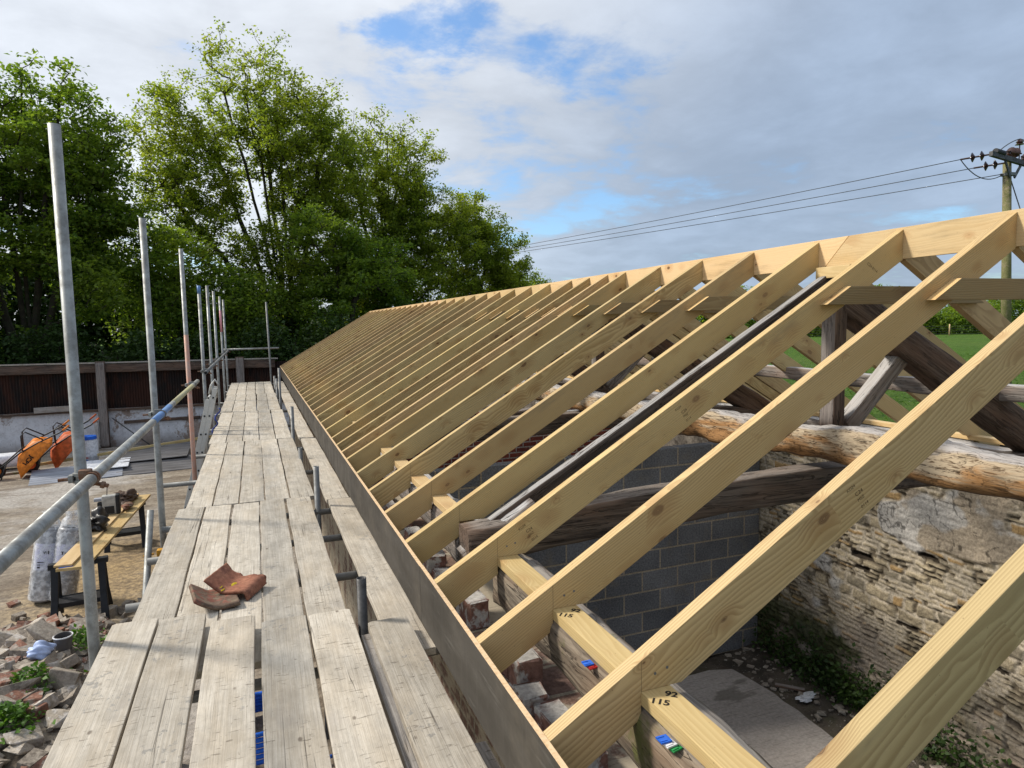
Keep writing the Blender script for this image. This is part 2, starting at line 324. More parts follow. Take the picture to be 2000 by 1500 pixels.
# loose brick / rubble bits
def rock(name, a, b, c=None, bs=0.8):
    m, g = mat(name); tc, v, r = objvec(g)
    n = g.noise(v, 6, 6, 0.65); n2 = g.noise(v, 40, 3, 0.7)
    col = g.mix(g.ramp(n, 0.38, 0.62), a, b)
    if c: col = g.mix(g.ramp(g.noise(g.vm('ADD', v, (7, 3, 1)), 9, 4, 0.7), 0.50, 0.60), col, c)
    if name == 'loose_red_brick': col = g.mix(g.m('MULTIPLY', g.ramp(g.sep(tc.outputs['Normal'])[2], 0.7, 0.9), g.ramp(n, 0.30, 0.48)), col, (0.43, 0.41, 0.385))
    k = g.ramp(n2, 0.3, 0.7, 0.75, 1.15); col = g.mix(1.0, col, g.comb(k, k, k), 'MULTIPLY')
    finish(g, col, 0.93, bump=g.m('ADD', n, g.m('MULTIPLY', n2, 0.5)), bstr=bs, bdist=0.015 if bs > 0.5 else 0.004, spec=0.1)
    return m
M['loosebrick'] = rock('loose_red_brick', (0.19, 0.095, 0.075), (0.26, 0.15, 0.12), (0.44, 0.42, 0.40))
M['rockgrey'] = rock('grey_stone', (0.24, 0.205, 0.17), (0.34, 0.30, 0.25), (0.17, 0.145, 0.12))
M['rockpale'] = rock('pale_stone', (0.44, 0.39, 0.33), (0.36, 0.31, 0.25), (0.50, 0.46, 0.42))
M['rockred'] = rock('red_brick_lump', (0.27, 0.14, 0.10), (0.20, 0.11, 0.085), (0.34, 0.29, 0.25))
M['concrete'] = rock('broken_concrete', (0.27, 0.23, 0.19), (0.36, 0.32, 0.27))
M['tile'] = rock('clay_tile_red', (0.27, 0.115, 0.075), (0.33, 0.155, 0.10), (0.22, 0.10, 0.07), 0.3)
M['tiledark'] = rock('clay_tile_lichen', (0.14, 0.09, 0.07), (0.20, 0.155, 0.11), (0.22, 0.095, 0.07), 0.3)
M['lichen'] = rock('yellow_lichen', (0.45, 0.33, 0.02), (0.30, 0.22, 0.02))

# yard dirt
m, g = mat('yard_dirt'); tc, v, r = objvec(g, False)
a1 = g.noise(v, 0.35, 5, 0.6); a2 = g.noise(g.vm('MULTIPLY', v, (0.6, 2.6, 1)), 1.1, 6, 0.65, 0.6); a3 = g.noise(v, 14, 5, 0.7); a4 = g.noise(v, 55, 3, 0.7)
col = g.mix(g.ramp(a2, 0.35, 0.65), (0.32, 0.275, 0.22), (0.19, 0.155, 0.12))
col = g.mix(g.ramp(a1, 0.48, 0.62), col, (0.40, 0.37, 0.335))
sx, sy, sz = g.sep(v)
sd = g.n('ShaderNodeVectorMath', dict(operation='DISTANCE'), _0=g.vm('MULTIPLY', v, (1.0, 0.42, 0)), _1=(-2.3, 4.7, 0)).outputs[1]
sand = g.m('MULTIPLY', g.ramp(g.m('ADD', sd, g.m('MULTIPLY', g.m('SUBTRACT', a2, 0.5), 1.6)), 0.35, 1.5, 1, 0), 0.85)
col = g.mix(sand, col, g.mix(g.ramp(a3, 0.35, 0.6), (0.27, 0.20, 0.12), (0.40, 0.29, 0.15)))
k = g.ramp(a3, 0.3, 0.7, 0.70, 1.16); col = g.mix(1.0, col, g.comb(k, k, k), 'MULTIPLY')
col = g.mix(g.ramp(a4, 0.66, 0.74, 0, 0.6), col, (0.12, 0.095, 0.07))
dk = g.noise(g.vm('MULTIPLY', v, (0.5, 2.2, 1)), 0.9, 6, 0.72)
col = g.mix(g.ramp(dk, 0.53, 0.66, 0, 0.75), col, (0.13, 0.10, 0.075))
finish(g, col, 0.95, bump=g.m('ADD', g.m('MULTIPLY', a3, 0.7), a2), bstr=0.7, bdist=0.05, spec=0.1); M['yard'] = m

m, g = mat('barn_dirt'); tc, v, r = objvec(g, False)
a2 = g.noise(v, 2.2, 6, 0.7); a3 = g.noise(v, 22, 5, 0.7); a4 = g.noise(v, 60, 2)
col = g.mix(g.ramp(a2, 0.38, 0.62), (0.055, 0.047, 0.038), (0.14, 0.115, 0.09))
col = g.mix(g.ramp(a2, 0.52, 0.66, 0, 0.6), col, (0.05, 0.055, 0.025))
col = g.mix(g.ramp(a3, 0.62, 0.68), col, (0.28, 0.25, 0.215)); col = g.mix(g.ramp(a4, 0.70, 0.73), col, (0.45, 0.44, 0.42))
finish(g, col, 0.9, bump=a3, bstr=0.9, bdist=0.05, spec=0.2); M['bdirt'] = m

m, g = mat('brushed_concrete'); tc, v, r = objvec(g, False)
a1 = g.noise(v, 1.1, 5, 0.6); a2 = g.noise(g.vm('MULTIPLY', v, (4, 60, 1)), 1.0, 4, 0.65, 0.3); a3 = g.noise(v, 30, 4, 0.7)
col = g.mix(g.ramp(a1, 0.35, 0.65), (0.30, 0.27, 0.245), (0.38, 0.345, 0.315))
col = g.mix(g.ramp(a2, 0.5, 0.72, 0, 0.6), col, (0.15, 0.13, 0.115)); k = g.ramp(a3, 0.3, 0.7, 0.8, 1.1)
col = g.mix(1.0, col, g.comb(k, k, k), 'MULTIPLY')
wet = g.ramp(g.noise(g.vm('MULTIPLY', v, (0.8, 2.4, 1)), 1.2, 4, 0.6), 0.62, 0.68)
col = g.mix(g.m('MULTIPLY', wet, 0.6), col, (0.09, 0.08, 0.065))
finish(g, col, 0.85, bump=a2, bstr=0.5, bdist=0.012, spec=0.2); M['slab'] = m

m, g = mat('meadow_grass'); tc, v, r = objvec(g, False)
a1 = g.noise(v, 0.12, 5, 0.6); a2 = g.noise(v, 2.4, 6, 0.7); a3 = g.noise(g.vm('MULTIPLY', v, (1, 1, 1)), 16, 4, 0.8); a4 = g.noise(v, 9, 2)
col = g.mix(g.ramp(a2, 0.35, 0.65), (0.06, 0.125, 0.018), (0.115, 0.215, 0.030))
col = g.mix(g.ramp(a1, 0.45, 0.65, 0, 0.5), col, (0.14, 0.20, 0.045)); k = g.ramp(a3, 0.3, 0.7, 0.55, 1.3)
col = g.mix(1.0, col, g.comb(k, k, k), 'MULTIPLY'); col = g.mix(g.ramp(a4, 0.735, 0.75), col, (0.55, 0.55, 0.5))
finish(g, col, 0.9, bump=a3, bstr=1.0, bdist=0.15, spec=0.1); M['grass'] = m

# vertex-coloured masonry
m, g = mat('rubble_masonry'); tc, v, r = objvec(g, False)
at = g.n('ShaderNodeAttribute', dict(attribute_name='Col')); n2 = g.noise(v, 45, 4, 0.7); n3 = g.noise(v, 160, 2)
k = g.ramp(n2, 0.28, 0.72, 0.68, 1.22); col = g.mix(1.0, at.outputs[0], g.comb(k, k, k), 'MULTIPLY')
finish(g, col, 0.93, bump=g.m('ADD', n2, g.m('MULTIPLY', n3, 0.3)), bstr=0.7, bdist=0.012, spec=0.1); M['masonry'] = m

# limewashed yard wall, corrugated iron
m, g = mat('flaking_limewash'); tc, v, r = objvec(g, False)
a1 = g.noise(v, 1.1, 6, 0.7, 0.4); a2 = g.noise(v, 9, 5, 0.7); a3 = g.noise(g.vm('MULTIPLY', v, (6, 6, 0.5)), 1.0, 4)
col = g.mix(g.ramp(a2, 0.4, 0.7), (0.66, 0.67, 0.70), (0.50, 0.50, 0.52))
col = g.mix(g.ramp(a1, 0.535, 0.575), col, g.mix(g.ramp(a2, 0.4, 0.6), (0.27, 0.215, 0.18), (0.36, 0.30, 0.27)))
col = g.mix(g.ramp(a3, 0.58, 0.75, 0, 0.5), col, (0.32, 0.29, 0.26)); col = g.mix(g.ramp(g.sep(v)[2], -3.7, -3.15, 0.75, 0.0), col, (0.20, 0.16, 0.13))
col = g.mix(g.ramp(g.noise(v, 26, 2), 0.70, 0.73), col, (0.15, 0.12, 0.10))
finish(g, col, 0.95, bump=a2, bstr=0.5, bdist=0.02, spec=0.1); M['limewash'] = m
m, g = mat('rusty_corrugated_iron'); tc, v, r = objvec(g)
a1 = g.noise(g.vm('MULTIPLY', v, (3.0, 1, 0.9)), 1.0, 5, 0.7); a2 = g.noise(g.vm('MULTIPLY', v, (9, 9, 2)), 1.0, 5, 0.7)
col = g.mix(g.ramp(a1, 0.40, 0.62), (0.050, 0.022, 0.015), (0.020, 0.016, 0.015)); col = g.mix(g.ramp(a2, 0.57, 0.72, 0, 0.7), col, (0.10, 0.045, 0.025))
finish(g, col, 0.85, 0.1, bump=a2, bstr=0.3, spec=0.2); M['rustiron'] = m
m, g = mat('grey_fibre_sheet'); tc, v, r = objvec(g)
a1 = g.noise(g.vm('MULTIPLY', v, (0.8, 5, 1)), 1.6, 5, 0.65)
col = g.mix(g.ramp(a1, 0.35, 0.65), (0.36, 0.38, 0.43), (0.27, 0.28, 0.31)); finish(g, col, 0.7, bump=a1, bstr=0.2); M['fibre'] = m
m, g = mat('dark_fibre_sheet'); tc, v, r = objvec(g)
a1 = g.noise(g.vm('MULTIPLY', v, (0.8, 5, 1)), 1.6, 5, 0.65)
col = g.mix(g.ramp(a1, 0.35, 0.65), (0.15, 0.145, 0.15), (0.10, 0.095, 0.095)); finish(g, col, 0.75, bump=a1, bstr=0.2); M['fibredark'] = m

def leafmat(name, c1, c2, trans=0.35, young=None):
    m, g = mat(name); tc, v, r = objvec(g, False)
    n = g.noise(v, 0.55, 3, 0.6); n2 = g.noise(v, 7.0, 2, 0.7)
    col = g.mix(g.ramp(n2, 0.3, 0.7), c1, c2)
    if young: col = g.mix(g.ramp(n, 0.42, 0.62, 0, 0.5), col, young)
    d = g.n('ShaderNodeBsdfPrincipled', Base_Color=col, Roughness=0.5); d.inputs['Specular IOR Level'].default_value = 0.25
    t = g.n('ShaderNodeBsdfTranslucent', Color=g.mix(1.0, col, (1.6, 1.65, 0.7), 'MULTIPLY'))
    mx = g.n('ShaderNodeMixShader'); mx.inputs[0].default_value = trans
    g.l.new(d.outputs[0], mx.inputs[1]); g.l.new(t.outputs[0], mx.inputs[2]); g.l.new(mx.outputs[0], g.n('ShaderNodeOutputMaterial').inputs[0])
    return m
M['leaf_spring'] = leafmat('spring_leaf', (0.11, 0.165, 0.028), (0.28, 0.335, 0.05), 0.58, (0.29, 0.31, 0.045))
M['leaf_mid'] = leafmat('mid_green_leaf', (0.06, 0.12, 0.022), (0.20, 0.28, 0.042), 0.55, (0.22, 0.28, 0.042))
M['leaf_dark'] = leafmat('dark_leaf', (0.024, 0.05, 0.014), (0.05, 0.09, 0.02), 0.3)  # leaf colour darkened to put the shade under the trees into it
M['leaf_weed'] = leafmat('weed_leaf', (0.06, 0.14, 0.02), (0.10, 0.20, 0.03), 0.3)
M['bark'] = rock('bark', (0.045, 0.037, 0.028), (0.075, 0.062, 0.045), (0.05, 0.055, 0.03))
M['polewood'] = rock('creosote_pole', (0.20, 0.19, 0.09), (0.15, 0.15, 0.06), (0.25, 0.21, 0.13))
M['mossclump'] = rock('dark_moss', (0.03, 0.04, 0.012), (0.075, 0.085, 0.02), (0.012, 0.014, 0.008))

# ------------------------------------------------------------------ object helpers
def link(name, me, mt=None, parent=None):
    o = bpy.data.objects.new(name, me); COL.objects.link(o)
    if mt is not None and len(me.materials) == 0: me.materials.append(M[mt] if isinstance(mt, str) else mt)
    if parent is not None: attach(o, parent)
    return o
def attach(o, parent):
    o.parent = parent; o.matrix_parent_inverse = parent.matrix_basis.inverted(); return o
def tag(o, label, cat, group=None):
    o['label'] = label; o['category'] = cat
    if group: o['group'] = group
    return o
def struct(o): o['kind'] = 'structure'; return o
def empty(name, loc, label, cat, group=None):
    o = bpy.data.objects.new(name, None); COL.objects.link(o); o.location = loc; o.empty_display_size = 0.1
    return tag(o, label, cat, group)
def bm_mesh(bm, name, smooth=False):
    bmesh.ops.recalc_face_normals(bm, faces=bm.faces[:])
    me = bpy.data.meshes.new(name); bm.to_mesh(me); bm.free()
    if smooth:
        for p in me.polygons: p.use_smooth = True
    return me
def add_box(bm, c, s, rot=None, bev=0.0):
    r = bmesh.ops.create_cube(bm, size=1.0); vs = r['verts']
    bmesh.ops.scale(bm, vec=s, verts=vs)
    if bev:
        es = list({e for v in vs for e in v.link_edges})
        rb = bmesh.ops.bevel(bm, geom=es, offset=bev, segments=2, affect='EDGES', profile=0.6)
        vs = list({v for f in rb['faces'] for v in f.verts} | {v for v in vs if v.is_valid})
    if rot is not None: bmesh.ops.rotate(bm, verts=vs, cent=(0, 0, 0), matrix=rot)
    bmesh.ops.translate(bm, vec=c, verts=vs)
    return vs
def frame_to(p0, p1, up=(0, 0, 1)):
    x = (Vector(p1) - Vector(p0)).normalized(); up = Vector(up)
    y = up.cross(x)
    if y.length < 1e-4: y = Vector((0, 1, 0)).cross(x)
    y.normalize(); z = x.cross(y)
    return Matrix(((x.x, y.x, z.x), (x.y, y.y, z.y), (x.z, y.z, z.z)))
def place(o, p0, p1, up=(0, 0, 1)):
    m = frame_to(p0, p1, up).to_4x4(); m.translation = Vector(p0); o.matrix_basis = m
def prism(poly, y0, y1, bev=0.0):
    """polygon in local x-z, extruded across y."""
    bm = bmesh.new(); a = [bm.verts.new((x, y0, z)) for x, z in poly]; b = [bm.verts.new((x, y1, z)) for x, z in poly]
    bm.faces.new(a); bm.faces.new(b[::-1]); n = len(poly)
    for i in range(n): bm.faces.new((a[i], b[i], b[(i + 1) % n], a[(i + 1) % n]))
    bmesh.ops.recalc_face_normals(bm, faces=bm.faces[:])
    if bev: bmesh.ops.bevel(bm, geom=bm.edges[:], offset=bev, segments=2, affect='EDGES', profile=0.6)
    return bm
def timber(name, p0, p1, w, h, mt, parent=None, up=(0, 0, 1), bev=0.003, ends=(0, 0), rough=0.0, seed=0, taper=(1, 1), bow=0.0, seg=0):
    """straight or irregular beam from p0 to p1 (centre line), w across, h tall; local X runs along it."""
    L = (Vector(p1) - Vector(p0)).length
    if rough == 0 and seg == 0:
        poly = [(0 + ends[0], h / 2), (L - ends[1], h / 2), (L + ends[1], -h / 2), (0 - ends[0], -h / 2)]
        me = bm_mesh(prism(poly, -w / 2, w / 2, bev), name)
    else:
        rnd = random.Random(seed); n = seg or max(6, int(L / 0.12)); ring = 16
        bm = bmesh.new(); rows = []
        ph = [rnd.uniform(0, 6.28) for _ in range(8)]
        for i in range(n + 1):
            t = i / n; x = L * t; tp = taper[0] * (1 - t) + taper[1] * t
            row = []
            for k in range(ring):
                a = 2 * math.pi * (k + 0.5) / ring
                ca, sa = math.cos(a), math.sin(a)
                e = 0.26 if rough < 0.5 else (0.42 if rough < 0.9 else 0.7)
                cy = math.copysign(abs(ca) ** e, ca); cz = math.copysign(abs(sa) ** e, sa)
                nz = 1 + rough * 0.10 * (math.sin(x * 5 + ph[0] + a * 2) + 0.6 * math.sin(x * 11 + ph[1] - a * 3) + 0.5 * math.sin(x * 23 + ph[2] + a * 5)) + rough * rnd.uniform(-0.03, 0.03)
                row.append(bm.verts.new((x, cy * w / 2 * nz * tp + rough * 0.012 * math.sin(x * 2.1 + ph[3]), cz * h / 2 * nz * tp + bow * 4 * t * (1 - t) + rough * 0.012 * math.sin(x * 1.7 + ph[4]))))
            rows.append(row)
        for i in range(n):
            for k in range(ring):
                bm.faces.new((rows[i][k], rows[i + 1][k], rows[i + 1][(k + 1) % ring], rows[i][(k + 1) % ring]))
        bm.faces.new(rows[0]); bm.faces.new(rows[-1][::-1])
        me = bm_mesh(bm, name)
        for p in me.polygons: p.use_smooth = len(p.vertices) == 4
    o = link(name, me, mt, parent); 
    place(o, p0, p1, up)
    return o
def tube_bm(bm, p0, p1, r0, r1=None, seg=20, cap=True, hollow=False):
    r1 = r0 if r1 is None else r1
    p0, p1 = Vector(p0), Vector(p1); m = frame_to(p0, p1)
    y, z = m.col[1], m.col[2]
    a = [bm.verts.new(p0 + (y * math.cos(t) + z * math.sin(t)) * r0) for t in [2 * math.pi * i / seg for i in range(seg)]]
    b = [bm.verts.new(p1 + (y * math.cos(t) + z * math.sin(t)) * r1) for t in [2 * math.pi * i / seg for i in range(seg)]]
    for i in range(seg): bm.faces.new((a[i], b[i], b[(i + 1) % seg], a[(i + 1) % seg]))
    if cap:
        for ringv, p, d in ((a, p0, (p1 - p0).normalized()), (b, p1, (p0 - p1).normalized())):
            rr = r0 if ringv is a else r1
            if hollow:
                inn = [bm.verts.new(p + (v.co - p) * 0.87) for v in ringv]; dp = [bm.verts.new(v.co + d * 0.12) for v in inn]
                for i in range(seg):
                    j = (i + 1) % seg
                    bm.faces.new((ringv[i], ringv[j], inn[j], inn[i])); bm.faces.new((inn[i], inn[j], dp[j], dp[i]))
                bm.faces.new(dp)
            else: bm.faces.new(ringv)
def smooth_sides(me):
    for p in me.polygons: p.use_smooth = len(p.vertices) == 4
def tube(name, p0, p1, r, mt, parent=None, seg=20, hollow=True, r1=None):
    bm = bmesh.new(); p0, p1 = Vector(p0), Vector(p1)
    tube_bm(bm, (0, 0, 0), p1 - p0, r, r1, seg, True, hollow)
    me = bm_mesh(bm, name); smooth_sides(me)
    o = link(name, me, mt, parent); o.location = p0
    return o
def path_bm(bm, pts, r, seg=8):
    pts = [Vector(p) for p in pts]; rows = []
    for i, p in enumerate(pts):
        d = (pts[min(i + 1, len(pts) - 1)] - pts[max(i - 1, 0)]).normalized()
        y = Vector((0, 0, 1)).cross(d)
        if y.length < 1e-3: y = Vector((1, 0, 0)).cross(d)
        y.normalize(); z = d.cross(y)
        rows.append([bm.verts.new(p + (y * math.cos(2 * math.pi * k / seg) + z * math.sin(2 * math.pi * k / seg)) * r) for k in range(seg)])
    for i in range(len(rows) - 1):
        for k in range(seg): bm.faces.new((rows[i][k], rows[i + 1][k], rows[i + 1][(k + 1) % seg], rows[i][(k + 1) % seg]))
    bm.faces.new(rows[0]); bm.faces.new(rows[-1][::-1])
def path(name, pts, r, mt, parent=None, seg=8):
    bm = bmesh.new(); path_bm(bm, pts, r, seg); me = bm_mesh(bm, name); smooth_sides(me)
    return link(name, me, mt, parent)
def text_mesh(s, size, bold=0.0):
    cu = bpy.data.curves.new('lettering', 'FONT'); cu.body = s; cu.size = size; cu.align_x = 'CENTER'; cu.align_y = 'CENTER'; cu.offset = bold
    o = bpy.data.objects.new('lettering', cu); COL.objects.link(o)
    bpy.context.view_layer.update()
    me = bpy.data.meshes.new_from_object(o.evaluated_get(bpy.context.evaluated_depsgraph_get()))
    bpy.data.objects.remove(o); bpy.data.curves.remove(cu)
    me.materials.clear()
    return me
def text_at(name, s, size, mt, origin, xdir, ydir, parent=None, bold=0.0):
    me = text_mesh(s, size, bold); x = Vector(xdir).normalized(); y = Vector(ydir); y = (y - x * y.dot(x)).normalized(); z = x.cross(y)
    me.transform(Matrix(((x.x, y.x, z.x, origin[0]), (x.y, y.y, z.y, origin[1]), (x.z, y.z, z.z, origin[2]), (0, 0, 0, 1))))
    o = link(name, me, mt)
    if parent is not None: attach(o, parent)
    return o
def np_mesh(name, verts, faces, smooth=False):
    me = bpy.data.meshes.new(name); verts = np.asarray(verts, np.float32); faces = np.asarray(faces, np.int32); k = faces.shape[1]
    me.vertices.add(len(verts)); me.vertices.foreach_set('co', verts.ravel())
    me.loops.add(faces.size); me.loops.foreach_set('vertex_index', faces.ravel())
    me.polygons.add(len(faces)); me.polygons.foreach_set('loop_start', np.arange(0, faces.size, k, dtype=np.int32))
    try: me.polygons.foreach_set('loop_total', np.full(len(faces), k, np.int32))
    except Exception: pass
    if smooth: me.polygons.foreach_set('use_smooth', np.ones(len(faces), bool))
    me.update(calc_edges=True); me.validate()
    return me
def grid_faces(ny, nx):
    i = np.arange(ny - 1)[:, None] * nx + np.arange(nx - 1)[None]
    return np.stack([i, i + 1, i + nx + 1, i + nx], -1).reshape(-1, 4)
def vnoise(x, y, seed=0):
    xi = np.floor(x).astype(np.int64); yi = np.floor(y).astype(np.int64); fx = x - xi; fy = y - yi
    fx = fx * fx * (3 - 2 * fx); fy = fy * fy * (3 - 2 * fy)
    def h(a, b):
        n = (a * 374761393 + b * 668265263 + seed * 974711) & 0x7fffffff
        n = ((n ^ (n >> 13)) * 1274126177) & 0x7fffffff
        return ((n ^ (n >> 16)) & 0xffff) / 65535.0
    return (h(xi, yi) * (1 - fx) + h(xi + 1, yi) * fx) * (1 - fy) + (h(xi, yi + 1) * (1 - fx) + h(xi + 1, yi + 1) * fx) * fy
def fbm(x, y, seed=0, o=4):
    s = 0; a = 0.5; t = 0
    for k in range(o): s = s + a * vnoise(x * 2 ** k, y * 2 ** k, seed + k); t += a; a *= 0.5
    return s / t
ORD = ['zeroth', 'first', 'second', 'third', 'fourth', 'fifth', 'sixth', 'seventh', 'eighth', 'ninth', 'tenth', 'eleventh', 'twelfth', 'thirteenth', 'fourteenth', 'fifteenth', 'sixteenth', 'seventeenth', 'eighteenth', 'nineteenth', 'twentieth']
ORD += ['twenty-' + ORD[i] for i in range(1, 10)] + ['thirtieth'] + ['thirty-' + ORD[i] for i in range(1, 10)] + ['fortieth']
# ================================================================== SETTING
YARD = -3.7; FLOOR = -3.8
def field_z(x, y):
    d = np.sqrt(x * x + y * y)
    return -2.75 + 0.55 * np.clip((d - 10) / 70, 0, 1) - 0.006 * np.clip(d - 80, 0, 400)
xs = np.unique(np.concatenate([np.linspace(-600, -60, 14), np.linspace(-60, -12, 13), np.linspace(-12, 5.60, 12), [5.62], np.linspace(6.0, 40, 40), np.linspace(42, 130, 40), np.linspace(150, 900, 16)]))
ys = np.unique(np.concatenate([np.linspace(-60, -2, 8), np.linspace(0, 24.2, 12), [24.22], np.linspace(24.6, 120, 60), np.linspace(130, 900, 20)]))
X, Y = np.meshgrid(xs, ys); Z = field_z(X, Y)
Z = np.where((X > 6.0) & (Y < 120), Z + 0.10 * (fbm(X * 0.35, Y * 0.35, 3) - 0.5), Z)
inside = (X <= 5.61) & (Y <= 24.21)
Z = np.where(inside, -4.02, Z)
me = np_mesh('field', np.stack([X, Y, Z], -1).reshape(-1, 3), grid_faces(len(ys), len(xs)), True)
struct(link('field', me, 'grass'))
xs = np.linspace(-45, 0.87, 220); ys = np.linspace(-6, 24.05, 180); X, Y = np.meshgrid(xs, ys)
Z = YARD + 0.10 * (fbm(X * 0.3, Y * 0.3, 5) - 0.5) + 0.03 * (fbm(X * 2.2, Y * 2.2, 6) - 0.5) + 0.006 * (Y - 10)
struct(link('yard', np_mesh('yard', np.stack([X, Y, Z], -1).reshape(-1, 3), grid_faces(len(ys), len(xs)), True), 'yard'))
xs = np.linspace(1.2, 5.40, 60); ys = np.linspace(-4, 6.12, 110); X, Y = np.meshgrid(xs, ys)
Z = FLOOR - 0.03 + 0.12 * (fbm(X * 1.6, Y * 1.6, 8) - 0.5) + 0.10 * np.clip((X - 4.8) / 0.6, 0, 1) ** 2
Z = np.where(X < 4.75, np.minimum(Z, FLOOR - 0.012), Z)
struct(link('soil', np_mesh('soil', np.stack([X, Y, Z], -1).reshape(-1, 3), grid_faces(len(ys), len(xs)), True), 'bdirt'))
xs = np.linspace(1.2, 5.40, 8); ys = np.linspace(6.2, 24.0, 8); X, Y = np.meshgrid(xs, ys)
struct(link('ground', np_mesh('ground', np.stack([X, Y, X * 0 + FLOOR], -1).reshape(-1, 3), grid_faces(8, 8)), 'bdirt'))
# concrete slab with a ragged edge
bm = bmesh.new(); rnd = random.Random(3); edge = []
yy = -3.0
while yy < 5.25:
    edge.append((4.74 + rnd.uniform(-0.035, 0.035), yy)); yy += 0.16
edge += [(4.74, 5.45), (4.70, 5.72), (4.45, 5.80), (4.0, 5.78), (3.4, 5.84), (2.4, 5.8), (1.2, 5.82)]
pts = [(1.2, -3.0)] + edge
top = [bm.verts.new((x, y, FLOOR)) for x, y in pts]; bot = [bm.verts.new((x + 0.01, y, FLOOR - 0.09)) for x, y in pts]
bm.faces.new(top); n = len(pts)
for i in range(n): bm.faces.new((top[i], bot[i], bot[(i + 1) % n], top[(i + 1) % n]))
struct(link('floor', bm_mesh(bm, 'floor'), 'slab'))

# ---------------------------------------------------------------- masonry wall (rear, rubble stone)
def stone_wall(y0, y1, z0, z1, x, step=0.0105, seed=5):
    ny = int((y1 - y0) / step) + 1; nz = int((z1 - z0) / step) + 1
    Yg, Zg = np.meshgrid(np.linspace(y0, y1, ny), np.linspace(z0, z1, nz))
    rng = np.random.RandomState(seed)
    wz = Zg + 0.09 * (fbm(Yg * 0.8, Zg * 0.9, 21) - 0.5) + 0.06 * (fbm(Yg * 2.2, Zg * 1.5, 22) - 0.5) + 0.02 * (fbm(Yg * 12, Zg * 12, 23, 2) - 0.5)
    wy = Yg + 0.10 * (fbm(Yg * 2.6, Zg * 5.0, 24) - 0.5) + 0.02 * (fbm(Yg * 14, Zg * 14, 25, 2) - 0.5)
    hs = rng.choice([0.042, 0.056, 0.07, 0.09, 0.12], 130, p=[0.34, 0.30, 0.20, 0.11, 0.05]); ze = z0 - 0.2 + np.concatenate([[0], np.cumsum(hs)])
    row = np.clip(np.searchsorted(ze, wz) - 1, 0, 129)
    dz = np.minimum(wz - ze[row], ze[row + 1] - wz)
    dy = np.zeros_like(wz); sid = np.zeros_like(row)
    for r_ in range(130):
        mk = row == r_
        if not mk.any(): continue
        ww = rng.uniform(0.09, 0.27, 130) * (0.6 + hs[r_] * 5); ye = y0 - 0.5 + np.concatenate([[0], np.cumsum(ww)])
        c = np.clip(np.searchsorted(ye, wy[mk]) - 1, 0, 129)
        dy[mk] = np.minimum(wy[mk] - ye[c], ye[c + 1] - wy[mk]); sid[mk] = r_ * 137 + c
    d = np.minimum(dz, dy * 0.8)
    prm = rng.rand(10000, 5); P = prm[sid % 10000]
    jw = 0.010 + 0.018 * fbm(Yg * 5, Zg * 5, 31)
    edge = np.clip((d - jw * 0.5) / 0.009, 0, 1); edge = edge * edge * (3 - 2 * edge)
    rough = fbm(Yg * 20, Zg * 38, 32, 3) - 0.5
    dep = edge * (0.009 + 0.014 * (P[..., 0] - 0.35)) + 0.016 * rough * edge + 0.012 * (fbm(Yg * 26, Zg * 26, 33, 3) - 0.5)
    gone = (P[..., 4] > 0.99) & (hs[row] < 0.1); dep = np.where(gone, -0.05 * edge, dep)
    dep = dep + 0.05 * (fbm(Yg * 0.6, Zg * 0.7, 34) - 0.5)
    tone = P[..., 1][..., None]; base = np.array([0.31, 0.26, 0.18]) * (1 - tone) + np.array([0.46, 0.385, 0.265]) * tone
    t2 = (P[..., 2] > 0.78)[..., None]; base = np.where(t2, base * np.array([0.62, 0.64, 0.68]), base)
    t3 = (P[..., 3] > 0.88)[..., None]; base = np.where(t3, np.array([0.40, 0.27, 0.13]), base)
    base = base * (0.82 + 0.4 * fbm(Yg * 9, Zg * 18, 35)[..., None])
    mort = np.array([0.50, 0.435, 0.34]) * (0.78 + 0.4 * fbm(Yg * 10, Zg * 10, 36)[..., None])
    hol = np.clip((fbm(Yg * 9, Zg * 9, 37) - 0.545) / 0.04, 0, 1)[..., None]
    mort = mort * (1 - hol) + np.array([0.17, 0.14, 0.10]) * hol
    dep = dep - 0.013 * hol[..., 0] * (1 - edge)
    col = mort * (1 - edge[..., None]) + base * edge[..., None]; col = np.where(gone[..., None], np.array([0.05, 0.04, 0.03]), col)
    # smears of render and lime
    ln = fbm(Yg * 0.9 + 3.3, Zg * 1.1, 41, 5); bias = 0.10 * np.clip((Zg + 2.25) / 0.5, -0.4, 1) * np.clip((5.3 - Yg) / 1.2, -0.3, 1)
    lime = np.clip((ln + bias - 0.665) / 0.025, 0, 1); dep = dep * (1 - 0.72 * lime) + 0.026 * lime + lime * 0.012 * (fbm(Yg * 16, Zg * 16, 44) - 0.5)
    lc = np.array([0.40, 0.335, 0.255]) * (0.78 + 0.45 * fbm(Yg * 5, Zg * 5, 42)[..., None])
    wh = np.clip((fbm(Yg * 1.4 + 9, Zg * 1.8, 43, 5) + 0.6 * bias - 0.50) / 0.03, 0, 1)[..., None]; lc = lc * (1 - wh) + np.array([0.50, 0.475, 0.44]) * (0.82 + 0.3 * fbm(Yg * 14, Zg * 14, 45)[..., None]) * wh
    crk = np.abs(fbm(Yg * 3.0, Zg * 3.0, 46, 4) - 0.5) < 0.006; lc = np.where(crk[..., None], lc * 0.35, lc)
    col = col * (1 - lime[..., None]) + lc * lime[..., None]
    low = np.clip((-3.02 - Zg + 0.9 * (fbm(Yg * 1.3, Zg * 1.6, 47) - 0.5)) / 0.35, 0, 1)
    lo2 = np.array([0.30, 0.255, 0.215]) * (0.7 + 0.5 * fbm(Yg * 6, Zg * 6, 48)[..., None])
    col = col * (1 - 0.75 * low[..., None]) + lo2 * 0.75 * low[..., None]
